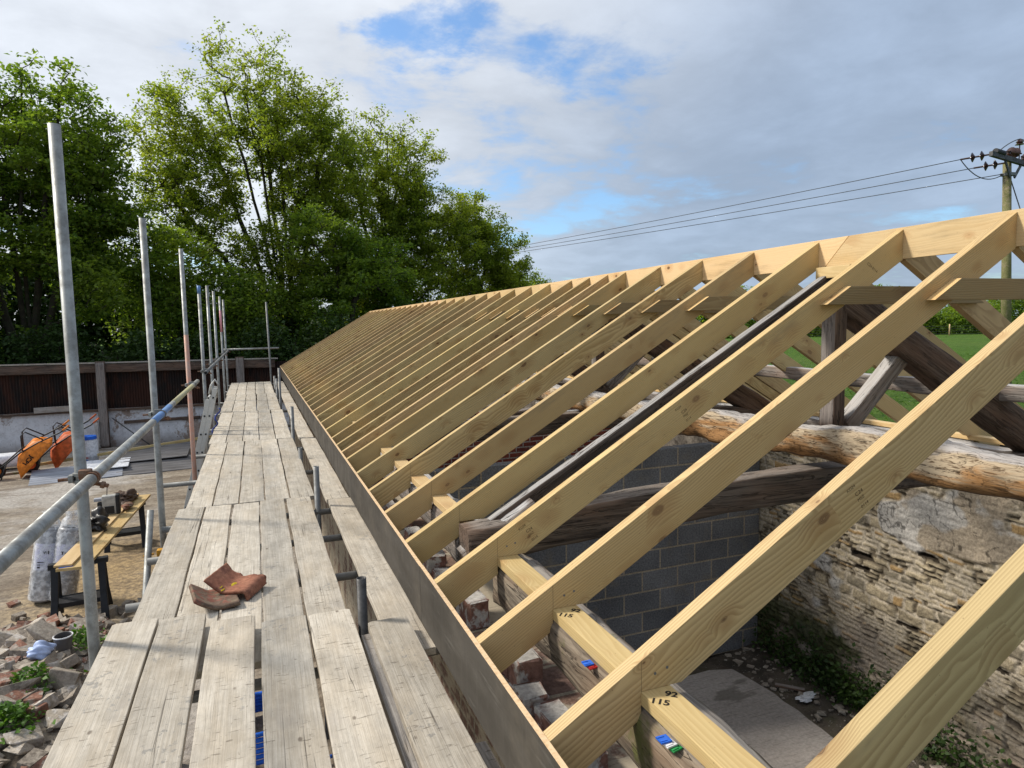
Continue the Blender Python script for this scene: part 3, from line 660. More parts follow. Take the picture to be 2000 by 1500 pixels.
    mo = np.clip((fbm(Yg * 1.6 + 2, Zg * 2.0, 49, 5) - 0.44) / 0.08, 0, 1) * np.clip((-2.95 - Zg) / 0.25, 0, 1) * np.clip((Yg - 3.2) / 0.8, 0, 1)
    col = col * (1 - 0.9 * mo[..., None]) + np.array([0.045, 0.055, 0.018]) * (0.5 + 1.0 * fbm(Yg * 18, Zg * 18, 50)[..., None]) * 0.9 * mo[..., None]
    dep = dep + mo * 0.03 * fbm(Yg * 22, Zg * 22, 51)
    Xg = x - dep
    V = np.stack([Xg, Yg, Zg], -1).reshape(-1, 3); Fc = grid_faces(nz, ny)
    # thickness: ragged top and back
    N = len(V); topi = np.arange((nz - 1) * ny, nz * ny)
    back = V[topi].copy(); back[:, 0] = x + 0.34; low_ = back.copy(); low_[:, 2] = z0
    V2 = np.concatenate([V, back, low_]); i = np.arange(ny - 1)
    f2 = np.stack([topi[:-1], topi[1:], N + i + 1, N + i], -1); f3 = np.stack([N + i, N + i + 1, N + ny + i + 1, N + ny + i], -1)
    me = np_mesh('stone_wall', V2, np.concatenate([Fc, f2, f3]), True)
    ca = me.color_attributes.new('Col', 'FLOAT_COLOR', 'POINT'); C = np.ones((len(V2), 4), np.float32)
    C[:N, :3] = col.reshape(-1, 3); C[N:, :3] = (0.36, 0.31, 0.25); ca.data.foreach_set('color', C.ravel())
    return me
o = link('stone_wall', stone_wall(0.9, 6.30, -4.0, -1.30, 5.36), 'masonry')
tag(o, 'rubble stone rear wall of the barn with patches of lime and moss', 'stone wall')
# far stretches of the rear wall, plain stone
bm = bmesh.new(); add_box(bm, (5.56, 14.1, -2.6), (0.40, 15.5, 2.6)); 
o = link('stone_wall', bm_mesh(bm, 'far_rear_wall'), 'rockgrey'); tag(o, 'far stretch of the stone rear wall beyond the grey block wall', 'stone wall')

# ---------------------------------------------------------------- block wall across the barn
def wall_box(name, x0, x1, y0, y1, z0, z1, mt, label, cat):
    bm = bmesh.new(); add_box(bm, (0, 0, 0), (x1 - x0, y1 - y0, z1 - z0), bev=0.004)
    # local origin on the lower front corner so coursing starts there
    me = bm_mesh(bm, name); me.transform(Matrix.Translation(((x1 - x0) / 2, (y1 - y0) / 2, (z1 - z0) / 2)))
    o = link(name, me, mt); o.location = (x0, y0, z0); return tag(o, label, cat)
wall_box('block_wall', 1.30, 5.335, 6.06, 6.20, -3.806, -3.806 + 0.225 * 10.85, 'block', 'dark grey concrete block wall crossing the barn, in pale mortar', 'block wall')
bm = bmesh.new(); rnd = random.Random(8)
o = wall_box('brick_wall', 1.35, 5.34, 9.3, 9.53, -3.8, -1.30, 'brick', 'old red brick wall behind the grey block wall, lime flaking off', 'brick wall')
for k in range(16):
    s_ = (rnd.uniform(0.12, 0.24), rnd.uniform(0.1, 0.2), rnd.uniform(0.06, 0.14))
    add_box(bm, (rnd.uniform(2.0, 5.2), 9.4 + rnd.uniform(-0.08, 0.06), -1.26 + rnd.uniform(-0.02, 0.03)), s_, Matrix.Rotation(rnd.uniform(-0.4, 0.4), 3, 'Z'), 0.012)
o2 = link('coping', bm_mesh(bm, 'coping'), 'rockpale', o); o2['label'] = 'ragged pale coping of loose stones'
# front wall: limewashed brick with a broken top
bm = bmesh.new(); add_box(bm, (1.07, 10.0, -2.65), (0.36, 23.9, 2.30))
fw = link('front_wall', bm_mesh(bm, 'front_wall'), 'frontbrick'); tag(fw, 'rough front wall of the barn under the grey fascia, brick and flaking render', 'wall')
rnd = random.Random(12); k = 0
y = 0.9
while y < 9.0:
    ln = rnd.choice([0.21, 0.22, 0.22, 0.12, 0.16]); hh = rnd.choice([0.07, 0.075, 0.14])
    if rnd.random() > 0.12:
        bm = bmesh.new(); add_box(bm, (0, 0, 0), (0.105, ln, hh), bev=0.008)
        for v in bm.verts: v.co += Vector((rnd.uniform(-1, 1), rnd.uniform(-1, 1), rnd.uniform(-1, 1))) * 0.006
        bb = link('brick', bm_mesh(bm, 'brick'), 'loosebrick', fw); bb.location = (0.955 + rnd.uniform(-0.02, 0.03), y + ln / 2, -1.50 + hh / 2); bb.rotation_euler = (rnd.uniform(-.04, .04), rnd.uniform(-.04, .04), rnd.uniform(-.12, .12))
    y += ln + rnd.uniform(0.012, 0.05)

# ================================================================== ROOF
ANG = math.atan2(0.488 + 1.116, 3.413 - 0.685); CA, SA, TA = math.cos(ANG), math.sin(ANG), math.tan(ANG)
FX, FZ, RX, RZ, XC = 0.685, -1.116, 3.413, 0.488, 3.4255
RH, RT = 0.147, 0.047
LR = (RX - FX) / CA
def l2(X_, Z_): dx_, dz_ = X_ - FX, Z_ - FZ; return (dx_ * CA + dz_ * SA, -dx_ * SA + dz_ * CA)
poly = [(0, 0), (LR, 0), (LR - RH * TA, -RH), l2(1.104, -1.04)]
q = l2(1.104, -1.04)
poly = [(0, 0), (LR, 0), (LR - RH * TA, -RH), (q[0], -RH), l2(0.97, -1.04), (l2(0.97, -1.04)[0] + (-RH - l2(0.97, -1.04)[1]) * TA, -RH), (-RH * TA, -RH)]
raf_me = bm_mesh(prism(poly, -RT / 2, RT / 2, 0.0022), 'rafter'); raf_me.materials.append(M['pine'])
RY = [2.163 + 0.6 * i for i in range(-2, 7)] + [6.12, 6.52, 6.96] + [6.96 + 0.6 * k for k in range(1, 25)]
MF = Matrix(((CA, 0, -SA), (0, 1, 0), (SA, 0, CA)))
MB = Matrix(((-CA, 0, SA), (0, -1, 0), (SA, 0, CA)))
desc = {0: 'big pale rafter across the lower right corner, nearest the camera', 1: 'second nearest front rafter, its foot above the plate marked 115'}
rafters = []; rears = []
for i, yy in enumerate(RY):
    o = bpy.data.objects.new('rafter', raf_me); COL.objects.link(o)
    m4 = MF.to_4x4(); m4.translation = (FX, yy + RT / 2, FZ); o.matrix_basis = m4
    lab = desc.get(i, 'new pine rafter on the near roof slope, %s from the lower right corner' % ORD[i + 1])
    if i == len(RY) - 1: lab = 'last front rafter at the far gable end of the new roof'
    tag(o, lab, 'rafter', 'new rafters of the near roof slope'); rafters.append(o)
    o = bpy.data.objects.new('rafter', raf_me); COL.objects.link(o)
    m4 = MB.to_4x4(); m4.translation = (2 * XC - FX, yy + RT / 2, FZ); o.matrix_basis = m4
    lab = 'pine rafter on the far roof slope, %s along the ridge counting from the right edge' % ORD[i + 1]
    tag(o, lab, 'rafter', 'new rafters of the far roof slope'); rears.append(o)
# ridge board in lengths, scarfed where they meet
def ridge(y0, y1, label, c0=0, c1=0):
    P = [(y0 + c0, 0.500), (y1 + c1, 0.500), (y1 - c1, 0.325), (y0 - c0, 0.325)]
    bm = prism([(y - y0, z - 0.41) for y, z in P], -0.0125, 0.0125, 0.0015); me = bm_mesh(bm, 'ridge_board')
    o = link('ridge_board', me, 'ridge'); place(o, (XC, y0, 0.41), (XC, y1, 0.41)); return tag(o, label, 'ridge board', 'lengths of ridge board')
ridge(0.4, 3.22, 'pale ridge board at the right edge, up to its slanted scarf joint', 0, -0.09)
ridge(3.225, 7.9, 'pale ridge board just left of the slanted scarf joint', -0.09, 0)
ridge(7.903, 12.7, 'middle length of ridge board above the closely spaced rafters'); ridge(12.703, 17.5, 'length of ridge board next to the far end one'); ridge(17.503, 21.42, 'farthest length of ridge board in front of the trees')
# fascia
def fascia(y0, y1, label, dz=0.0):
    bm = bmesh.new(); add_box(bm, ((y1 - y0) / 2, 0, 0), (y1 - y0, 0.018, 0.268), bev=0.001); n0 = bm_mesh(bm, 'fascia_board')
    o = link('fascia_board', n0, 'fascia'); place(o, (FX - 0.0095, y0, FZ - 0.132 + dz), (FX - 0.0095, y1, FZ - 0.132 + dz)); return tag(o, label, 'fascia board', 'fascia boards along the eaves')
fascia(0.6, 3.0, 'grey film faced fascia board nearest the camera at the eaves'); fascia(3.003, 5.44, 'second grey fascia board from the camera', -0.003)
for a_, b_, l_ in ((5.443, 7.88, 'third grey fascia board from the camera'), (7.883, 10.32, 'fourth grey fascia board along the eaves from the camera'), (10.323, 12.76, 'fifth grey fascia board along the eaves from the camera'), (12.763, 15.2, 'sixth grey fascia board along the eaves from the camera'), (15.203, 17.64, 'seventh grey fascia board, third before the far end'), (17.643, 20.08, 'grey fascia board just before the farthest one'), (20.083, 21.45, 'short grey fascia board at the far end of the eaves')):
    fascia(a_, b_, l_, -0.002)
bm = bmesh.new(); add_box(bm, (0, 11.0, 0), (0.018, 20.9, 0.25), bev=0.001)
o = link('fascia_board', bm_mesh(bm, 'rear_fascia'), 'fascia'); o.location = (2 * XC - FX + 0.0095, 0, FZ - 0.125); tag(o, 'fascia board along the far eaves above the field', 'fascia board')
# wall plates
timber('wall_plate', (1.0175, 0.6, -1.0605), (1.0175, 2.78, -1.0605), 0.097, 0.040, 'plate')
tag(bpy.context.scene.objects['wall_plate'], 'yellow treated wall plate at lower centre, handwritten 115 on top', 'wall plate', 'new wall plates'); plate0 = bpy.data.objects['wall_plate']
o = timber('wall_plate', (1.0175, 3.40, -1.0605), (1.0175, 8.2, -1.0605), 0.097, 0.040, 'plate'); tag(o, 'yellow wall plate just beyond the old truss foot', 'wall plate', 'new wall plates')
o = timber('wall_plate', (1.0175, 8.203, -1.0605), (1.0175, 21.3, -1.0605), 0.097, 0.040, 'plate'); tag(o, 'long wall plate hidden among the far rafter feet', 'wall plate', 'new wall plates')
o = timber('timber_packer', (0.985, 3.30, -1.065), (1.12, 3.32, -1.065), 0.05, 0.06, 'collar'); tag(o, 'short dark offcut wedged under the rafter beside the old truss foot', 'packer')
o = timber('timber_packer', (1.03, 2.80, -1.062), (1.03, 2.95, -1.062), 0.11, 0.05, 'plate'); tag(o, 'short bright offcut of plate right of the old truss foot', 'packer')
o = timber('wall_plate', (2 * XC - 1.0175, 0.6, -1.0605), (2 * XC - 1.0175, 21.3, -1.0605), 0.097, 0.040, 'plate'); tag(o, 'wall plate under the feet of the far roof slope', 'wall plate', 'new wall plates')
# old oak plates under the new ones
o = timber('oak_plate', (1.06, 0.7, -1.19), (1.06, 2.86, -1.185), 0.20, 0.20, 'oakmoss', rough=0.7, seed=2); tag(o, 'mossy old oak plate under the bright plate at lower centre', 'old plate')
o = timber('oak_plate', (1.07, 3.35, -1.20), (1.06, 9.0, -1.19), 0.20, 0.20, 'oakgrey', rough=0.8, seed=4); tag(o, 'grey old oak plate running on beyond the truss foot', 'old plate')
o = timber('oak_plate', (2 * XC - 1.1, 0.7, -1.19), (2 * XC - 1.1, 21, -1.19), 0.2, 0.20, 'oakgrey', rough=0.6, seed=6, seg=60); tag(o, 'old oak plate along the top of the rear stone wall', 'old plate')
# shims
for loc, cs, lab in (((0.953, 1.85, -1.094), ('blue', 'red'), 'blue and red plastic shims under the bright plate'), ((0.953, 1.42, -1.094), ('blue', 'white', 'green'), 'blue, white and green plastic shims at the bottom edge'), ((0.95, 3.62, -1.09), ('blue',), 'small blue shim left of the old truss foot')):
    e = empty('plastic_shim', loc, lab, 'shims', 'plastic packing shims')
    for j, c in enumerate(cs):
        bm = bmesh.new(); add_box(bm, (0, 0, 0), (0.032, 0.03, 0.005), bev=0.0008)
        for q_ in (-0.012, 0.012): add_box(bm, (-0.006, q_ * .7, 0.0028), (0.02, 0.005, 0.003))
        o = link('shim_leaf', bm_mesh(bm, 'shim_leaf'), c); o.location = (loc[0] - 0.004 + 0.008 * j, loc[1] - 0.012 * j, loc[2] - 0.006 * j + 0.004); o.rotation_euler = (0, 0, 0.1 * j); attach(o, e)
# collar ties
col_ids = [2, 3, 5, 6, 7, 8, 9, 10, 11, 12, 13, 14]
def collar(i):
    y = RY[i] - 0.0235 - 0.001
    zt, zb = 0.170, 0.073
    xt, xb = FX + (zt - FZ + 0.066) / TA, FX + (zb - FZ + 0.066) / TA
    zc = (zt + zb) / 2; xr_t, xr_b = 2 * XC - xt, 2 * XC - xb
    x0 = xb
    polyc = [(xb - x0, zb - zc), (xt - x0, zt - zc), (xr_t - x0, zt - zc), (xr_b - x0, zb - zc)]
    me = bm_mesh(prism(polyc, -0.0225, 0.0225, 0.002), 'collar_tie'); me.materials.append(M['collar']); me.materials.append(M['endgrain'])
    for p in me.polygons:
        if abs(p.normal.x) > 0.3: p.material_index = 1
    o = link('collar_tie', me); o.location = (x0, y, zc); return o
labs = {2: 'green treated collar tie at the right edge, wavy grain, cut end lit orange', 3: 'collar tie above the old oak post, second from the right edge'}
for n_, i in enumerate(col_ids):
    tag(collar(i), labs.get(i, 'collar tie on the near slope, %s from the right edge' % ORD[n_ + 1]), 'collar tie', 'collar ties')
# noggin below ridge
o = timber('noggin', (3.37, 3.06, 0.285), (3.37, 3.32, 0.285), 0.05, 0.07, 'plate'); tag(o, 'short bright noggin under the ridge above the old truss', 'noggin')

# marks on the timber: stamps, pencil lines, nails, handwriting
def on_rafter(ro, lx, lz, s, size, mt, name='grade_stamp', rot=0.0, bold=0.0):
    me = text_mesh(s, size, bold); c_, s_ = math.cos(rot), math.sin(rot)
    me.transform(Matrix(((c_, -s_, 0, 0), (s_, c_, 0, 0), (0, 0, 1, 0), (0, 0, 0, 1))))
    me.transform(Matrix(((1, 0, 0, lx), (0, 0, -1, -RT / 2 - 0.0006), (0, 1, 0, lz), (0, 0, 0, 1))))
    o = link(name, me, mt); o.parent = ro; return o
def stamp(ro, lx):
    on_rafter(ro, lx, -0.035, 'KD24', 0.016, 'stampink'); on_rafter(ro, lx + 0.022, -0.066, 'C24', 0.020, 'stampink'); on_rafter(ro, lx + 0.020, -0.088, 'MSZ', 0.016, 'stampink'); on_rafter(ro, lx + 0.024, -0.115, '0114', 0.017, 'stampink')
stamp(rafters[1], 1.20); stamp(rafters[3], 0.45); stamp(rafters[3], 1.42); on_rafter(rafters[3], 2.86, -0.07, 'C24 0114', 0.022, 'stampink', rot=-1.1)
for ri in (0, 1, 2, 3, 4, 5, 6):
    ro = rafters[ri]; a_, b_ = l2(0.97, FZ + (0.97 - FX) * TA), l2(0.97, -1.04)
    bm = bmesh.new(); c0 = Vector((a_[0], -RT / 2 - 0.0004, a_[1])); c1 = Vector((b_[0], -RT / 2 - 0.0004, b_[1])); d_ = (c1 - c0); 
    vs = [bm.verts.new(p) for p in (c0 + Vector((-.0008, 0, 0)), c0 + Vector((.0008, 0, 0)), c1 + Vector((.0008, 0, 0)), c1 + Vector((-.0008, 0, 0)))]; bm.faces.new(vs)
    o = link('pencil_line', bm_mesh(bm, 'pencil_line'), 'pencilink'); o.parent = ro
    if ri < 4:
        for nx_, nz_ in ((1.015, -0.995), (1.055, -0.985)):
            p = l2(nx_, nz_); bm = bmesh.new(); tube_bm(bm, (p[0], -RT / 2 - 0.001, p[1]), (p[0], -RT / 2 + 0.01, p[1]), 0.0045, seg=10)
            o = link('nail_head', bm_mesh(bm, 'nail_head'), 'steel'); o.parent = ro
for y, a_, b_ in ((1.49, '115', '92'), (2.09, '115', '92')):
    text_at('handwriting', a_, 0.036, 'ink', (0.99, y + 0.01, -1.0399), (0.75, -0.66, 0), (0.66, 0.75, 0), plate0, 0.0012)
    text_at('handwriting', b_, 0.036, 'ink', (1.04, y + 0.03, -1.0399), (0.75, -0.66, 0), (0.66, 0.75, 0), plate0, 0.0012)

# ================================================================== OLD TRUSSES
def truss(y, n, label, detail=True):
    e = empty('roof_truss', (3.43, y, -0.9), label, 'roof truss', 'old oak roof trusses')
    timber('principal_rafter', (1.08, y + 0.045, -1.125), (3.42, y + 0.045, 0.205), 0.07, 0.17, 'oak', e, rough=0.2, seed=n + 1, bow=0.0)
    fs = timber('foot_splice', (0.97, y + 0.02, -1.225), (1.36, y + 0.02, -0.985), 0.17, 0.17, 'oakgrey', e, rough=0.5, seed=n + 7)
    timber('principal_rafter', (3.46, y + 0.01, 0.12), (5.75, y + 0.01, -1.15), 0.18, 0.24, 'oakbrown', e, rough=0.35, seed=n + 2, taper=(0.85, 1.05))
    timber('king_post', (3.40, y, -0.70), (3.41, y, 0.16), 0.12, 0.10, 'oakbrown', e, up=(-1, 0, 0), rough=0.25, seed=n + 3)
    timber('strut', (3.52, y + 0.01, -0.70), (4.02, y + 0.01, -0.24), 0.10, 0.11, 'oakgrey', e, rough=0.35, seed=n + 4)
    timber('tie_beam', (0.95, y, -1.13), (5.85, y, -1.17), 0.18, 0.20, 'oaktie', e, rough=0.4, seed=n + 5, bow=0.125, taper=(1.0, 1.0))
    return e
truss(3.22, 10, 'blackened old oak truss with post and strut, nearest the camera')
truss(6.34, 30, 'old oak truss half hidden behind the grey block wall')
truss(10.2, 50, 'farthest old oak truss seen in slivers between the rafters')
o = timber('spine_beam', (3.39, 1.0, -0.775), (3.15, 4.4, -0.765), 0.25, 0.205, 'oakrot', rough=1.25, seed=71, seg=90, taper=(1.08, 1.0)); tag(o, 'rotten orange spine beam with a bleached top under the oak post', 'beam')
o = timber('spine_beam', (3.20, 4.45, -0.80), (3.25, 10.6, -0.84), 0.24, 0.2, 'oakrot', rough=1.0, seed=73, seg=40); tag(o, 'bleached spine beam continuing beyond the orange one', 'beam')
o = timber('purlin', (4.93, 0.8, -0.56), (4.90, 6.3, -0.52), 0.12, 0.12, 'oakgrey', rough=0.4, seed=81); tag(o, 'silvery old purlin under the far roof slope, right half', 'purlin', 'old purlins')
o = timber('purlin', (4.90, 6.34, -0.53), (4.90, 14, -0.5), 0.12, 0.12, 'oakgrey', rough=0.4, seed=83); tag(o, 'silvery old purlin farther along beyond the block wall', 'purlin', 'old purlins')
o = timber('loose_timber', (1.5, 7.4, -1.25), (3.2, 7.0, -0.98), 0.12, 0.13, 'oakbrown', rough=0.7, seed=91); tag(o, 'loose brown old timber lying slanted behind the block wall', 'timber')
o = timber('loose_timber', (3.4, 7.7, -1.2), (4.9, 7.3, -1.05), 0.14, 0.12, 'oakgrey', rough=0.7, seed=93); tag(o, 'loose bleached timber lying behind the block wall', 'timber')

# ================================================================== SCAFFOLD
DZ = -1.545
BT = 0.038
bays = [('nearest', -0.75, 3.55, -0.755, 0.236, -1.475), ('second', 3.24, 6.36, -0.685, 0.219, DZ), ('third', 6.365, 9.95, -0.635, 0.219, DZ), ('fourth', 9.955, 13.6, -0.66, 0.219, DZ), ('fifth', 13.605, 17.2, -0.68, 0.219, DZ), ('farthest', 17.205, 21.1, -0.70, 0.219, DZ)]
posn = ['outermost', 'second from the left', 'middle', 'fourth from the left', 'innermost']
fars = [3.80, 3.75, 3.63, 3.53, 3.51]
rnd = random.Random(44)
def board(x0, wd, y0, y1, z, label, mt='board', tilt=0.0):
    n = 14; L = y1 - y0; bm = bmesh.new(); seed = rnd.random() * 10
    poly = []
    for k in range(n + 1): poly.append((L * k / n, wd / 2 + 0.0025 * math.sin(k * 1.7 + seed) + rnd.uniform(-0.001, 0.001)))
    poly[-1] = (L - 0.012, wd / 2 - 0.004); poly.append((L, wd / 2 - 0.022))
    poly.append((L + rnd.uniform(-0.006, 0.004), -wd / 2 + 0.02)); 
    for k in range(n, -1, -1): poly.append((L * k / n - (0.012 if k == n else 0), -wd / 2 + 0.0025 * math.sin(k * 1.3 + seed * 2)))
    a = [bm.verts.new((x, y, BT / 2)) for x, y in poly]; b = [bm.verts.new((x, y, -BT / 2)) for x, y in poly]
    bm.faces.new(a); bm.faces.new(b[::-1]); m_ = len(poly)
    for i in range(m_): bm.faces.new((a[i], b[i], b[(i + 1) % m_], a[(i + 1) % m_]))
    bmesh.ops.recalc_face_normals(bm, faces=bm.faces[:])
    bmesh.ops.bevel(bm, geom=[e for e in bm.edges if abs(e.verts[0].co.z - e.verts[1].co.z) < 1e-5], offset=0.004, segments=2, affect='EDGES', profile=0.6)
    o = link('scaffold_board', bm_mesh(bm, 'scaffold_board'), mt)
    place(o, (x0 + wd / 2, y0, z - BT / 2), (x0 + wd / 2 + tilt, y1, z - BT / 2 + rnd.uniform(-0.003, 0.003)))
    return tag(o, label, 'scaffold board', 'scaffold boards of the walkway')
for bi, (bn, y0, y1, xl, pitch, z) in enumerate(bays):
    for k in range(5):
        wd = pitch - (0.020 if bi == 0 else 0.010) - rnd.uniform(0, 0.006)
        ye = fars[k] if bi == 0 else y1 + (rnd.uniform(-0.02, 0.02) if bi == 1 else 0)
        xk = xl + pitch * k + ((-0.022 if k == 1 else 0.0) if bi == 0 else 0)
        board(xl + pitch * k, wd, y0, ye, z + (rnd.uniform(-0.003, 0.004) if bi else rnd.uniform(-.004, .004)), ('%s weathered board of the %s walkway bay' % (posn[k], bn)) if bi else '%s weathered board of the walkway bay nearest the camera' % posn[k], tilt=rnd.uniform(-0.008, 0.008))
ins = [('nearest', 0.455, -0.6, 3.30, -1.475), ('second', 0.545, 3.05, 6.15, DZ), ('third', 0.535, 6.16, 9.8, DZ), ('fourth', 0.52, 9.85, 13.5, DZ), ('fifth', 0.52, 13.55, 17.1, DZ), ('farthest', 0.52, 17.15, 21.0, DZ)]
for bn, x0, y0, y1, z in ins:
    if bn == 'nearest': lab = 'single board beside the fascia, nearest the camera'
    else: lab = 'single inner board beside the fascia in the %s walkway bay' % bn
    board(x0, 0.20, y0, y1, z, lab)
o = timber('plank', (0.72, 0.8, -1.60), (0.70, 2.32, -1.60), 0.10, 0.03, 'greyplank'); tag(o, 'narrow grey plank tucked under the near end of the fascia', 'plank')
o = timber('plank', (0.44, 1.9, -1.545), (0.445, 3.26, -1.545), 0.05, 0.055, 'greyplank'); tag(o, 'grey batten on edge beneath the nearest inner board', 'plank')
SX = -0.79; TR = 0.0255
stds = [(3.60, 0.93), (6.12, 0.90), (9.2, 1.00), (11.8, 0.71), (13.9, 0.835), (16.05, 0.845), (18.85, 0.86), (20.98, 0.865)]
slab_ = ['nearest and tallest looking scaffold tube at the left', 'second scaffold tube from the left', 'third scaffold tube from the left, lower half faded red', 'fourth scaffold tube, blue paint on its top', 'fifth scaffold tube from the left', 'sixth scaffold tube from the left', 'seventh scaffold tube, painted pink in the middle', 'eighth scaffold tube, carrying the end guard rail']
lean = 0.012
def dup_band(name, p0, p1, r, mt, parent):
    return tube(name, p0, p1, r, mt, parent, hollow=False)
for i, ((y, zt), lb) in enumerate(zip(stds, slab_)):
    z0 = YARD; 
    o = tube('standard', (SX, y, z0), (SX, y + 0.01, zt), TR, 'galv'); tag(o, lb, 'scaffold tube', 'upright scaffold tubes along the outer edge')
    if i == 3: dup_band('paint_band', (SX, y + 0.0098, zt - 0.13), (SX, y + 0.0101, zt + 0.0005), TR + 0.0008, 'bluepaint', o)
    if i == 2: dup_band('paint_band', (SX, y, -2.9), (SX, y + 0.008, -0.05), TR + 0.0008, 'redpaint', o)
    if i == 6: dup_band('paint_band', (SX, y + 0.007, -0.05), (SX, y + 0.009, 0.50), TR + 0.0008, 'pinkpaint', o)
o = tube('standard', (0.425, 20.7, YARD), (0.36, 20.75, 0.78), TR, 'steel'); tag(o, 'lone scaffold tube at the far end of the walkway', 'scaffold tube', 'upright scaffold tubes along the outer edge')
o = tube('guard_rail', (-0.735, 0.9, -0.675), (-0.735, 9.75, -0.668), TR, 'galv'); tag(o, 'near guard rail tube sloping up from the left edge, blue and yellow paint', 'guard rail', 'guard rails')
dup_band('paint_band', (-0.735, 5.55, -0.6714), (-0.735, 6.6, -0.6705), TR + 0.0008, 'bluepaint', o); dup_band('paint_band', (-0.735, 6.9, -0.6703), (-0.735, 8.9, -0.6687), TR + 0.0008, 'yellowpaint', o)
o = tube('guard_rail', (-0.735, 11.35, -0.655), (-0.735, 21.2, -0.60), TR, 'steel'); tag(o, 'farther guard rail tube between the fourth and eighth uprights', 'guard rail', 'guard rails')
o = tube('guard_rail', (-0.87, 21.02, -0.565), (0.66, 21.02, -0.56), TR, 'galv'); tag(o, 'guard rail tube across the far end of the walkway', 'guard rail', 'guard rails')
def coupler(x, y, z, rusty, label, rx=-0.735):
    e = empty('tube_coupler', (x, y, z), label, 'coupler', 'couplers joining rails to uprights')
    bm = bmesh.new()
    for dz_ in (-0.016, 0.016): tube_bm(bm, (x, y, z + dz_ - 0.007), (x, y, z + dz_ + 0.007), TR + 0.007, seg=16)
    add_box(bm, (x - 0.035, y - 0.01, z), (0.02, 0.05, 0.035), bev=0.004)
    link('collar', bm_mesh(bm, 'collar'), 'galv', e)
    bm = bmesh.new()
    for dy_ in (-0.016, 0.016): tube_bm(bm, (rx, y - 0.05 + dy_ - 0.008, z), (rx, y - 0.05 + dy_ + 0.008, z), TR + 0.007, seg=16)
    add_box(bm, ((x + rx) / 2, y - 0.035, z + 0.02), (0.05, 0.05, 0.045), bev=0.006)
    link('rail_clamp', bm_mesh(bm, 'rail_clamp'), 'rustysteel' if rusty else 'steel', e)
    bm = bmesh.new(); tube_bm(bm, (rx + 0.015, y - 0.05, z - 0.025), (rx + 0.065, y - 0.055, z - 0.04), 0.010, seg=8); link('bolt', bm_mesh(bm, 'bolt'), 'rustysteel', e)
    bm = bmesh.new(); tube_bm(bm, (rx + 0.035, y - 0.053, z - 0.031), (rx + 0.05, y - 0.054, z - 0.036), 0.017, seg=6); link('nut', bm_mesh(bm, 'nut'), 'rustysteel', e)
    bm = bmesh.new(); tube_bm(bm, (x - 0.03, y - 0.02, z), (x - 0.085, y - 0.03, z), 0.008, seg=8); link('bolt', bm_mesh(bm, 'bolt'), 'rustysteel', e)
    return e
cl = ['rusty coupler on the nearest upright', 'coupler on the second upright by the blue paint', 'coupler on the third upright at the rail end', 'coupler on the fourth upright at the start of the far rail', 'coupler on the fifth upright', 'coupler on the sixth upright', 'coupler on the seventh upright', 'coupler on the eighth upright at the corner']
for i, (y, zt) in enumerate(stds): coupler(SX, y, -0.673 if i < 3 else -0.655 + 0.055 * (y - 11.35) / 9.85, i == 0, cl[i])
iny = [3.36, 6.0, 8.3, 9.95, 14.9, 17.2, 19.0]; inz = [-1.265, -1.20, -1.42, -1.10, -0.82, -1.2, -1.25]
il = ['dark stub of tube rising through the gap nearest the camera', 'grey stub of tube in the walkway gap, second from the camera', 'low tube stub in the walkway gap, third from the camera', 'tube stub in the walkway gap, fourth from the camera', 'tall tube stub by the fascia farther along', 'tube stub in the gap near the walkway end', 'last tube stub in the gap before the walkway end']
for y, z, lb in zip(iny, inz, il):
    o = tube('inner_standard', (0.445, y, YARD), (0.445, y, z), 0.0245, 'blacktube' if y < 5 else 'steel'); tag(o, lb, 'scaffold tube', 'inner uprights cut off above the boards')
tl = ['nearest', 'second', 'third', 'fourth', 'fifth', 'sixth', 'seventh', 'eighth', 'ninth', 'tenth', 'eleventh', 'twelfth']
for k, y in enumerate((3.15, 4.35, 5.2, 6.0, 7.75, 9.35, 11.7, 13.8, 16.0, 18.8, 20.9)):
    o = tube('transom', (-0.78 - (0.20 if y == 7.75 else 0.0), y, DZ - BT - 0.028), (0.84, y, DZ - BT - 0.028), TR, 'steel'); tag(o, '%s cross tube under the walkway boards counting from the camera' % tl[k], 'scaffold tube', 'cross tubes carrying the boards')
o = tube('ledger', (-0.66, -0.5, -1.70), (-0.66, 21.0, -1.70), TR, 'steel'); tag(o, 'long tube under the outer edge of the walkway', 'scaffold tube')
o = tube('ledger', (0.64, -0.5, -1.70), (0.64, 21.0, -1.70), TR, 'steel'); tag(o, 'long tube under the inner edge of the walkway', 'scaffold tube')
o = tube('brace', (-0.86, 6.05, -1.45), (-1.0, 5.2, -3.7), TR, 'galv'); tag(o, 'slanting brace tube beside the second upright', 'scaffold tube')
bm = bmesh.new(); add_box(bm, (-0.80, 6.02, -1.80), (0.06, 0.07, 0.055), bev=0.01); tube_bm(bm, (-0.85, 6.0, -1.80), (-0.92, 5.97, -1.80), 0.008, seg=8)
o = link('fitting', bm_mesh(bm, 'fitting'), 'yellowsand'); tag(o, 'yellow scaffold fitting on the second upright below the boards', 'fitting')
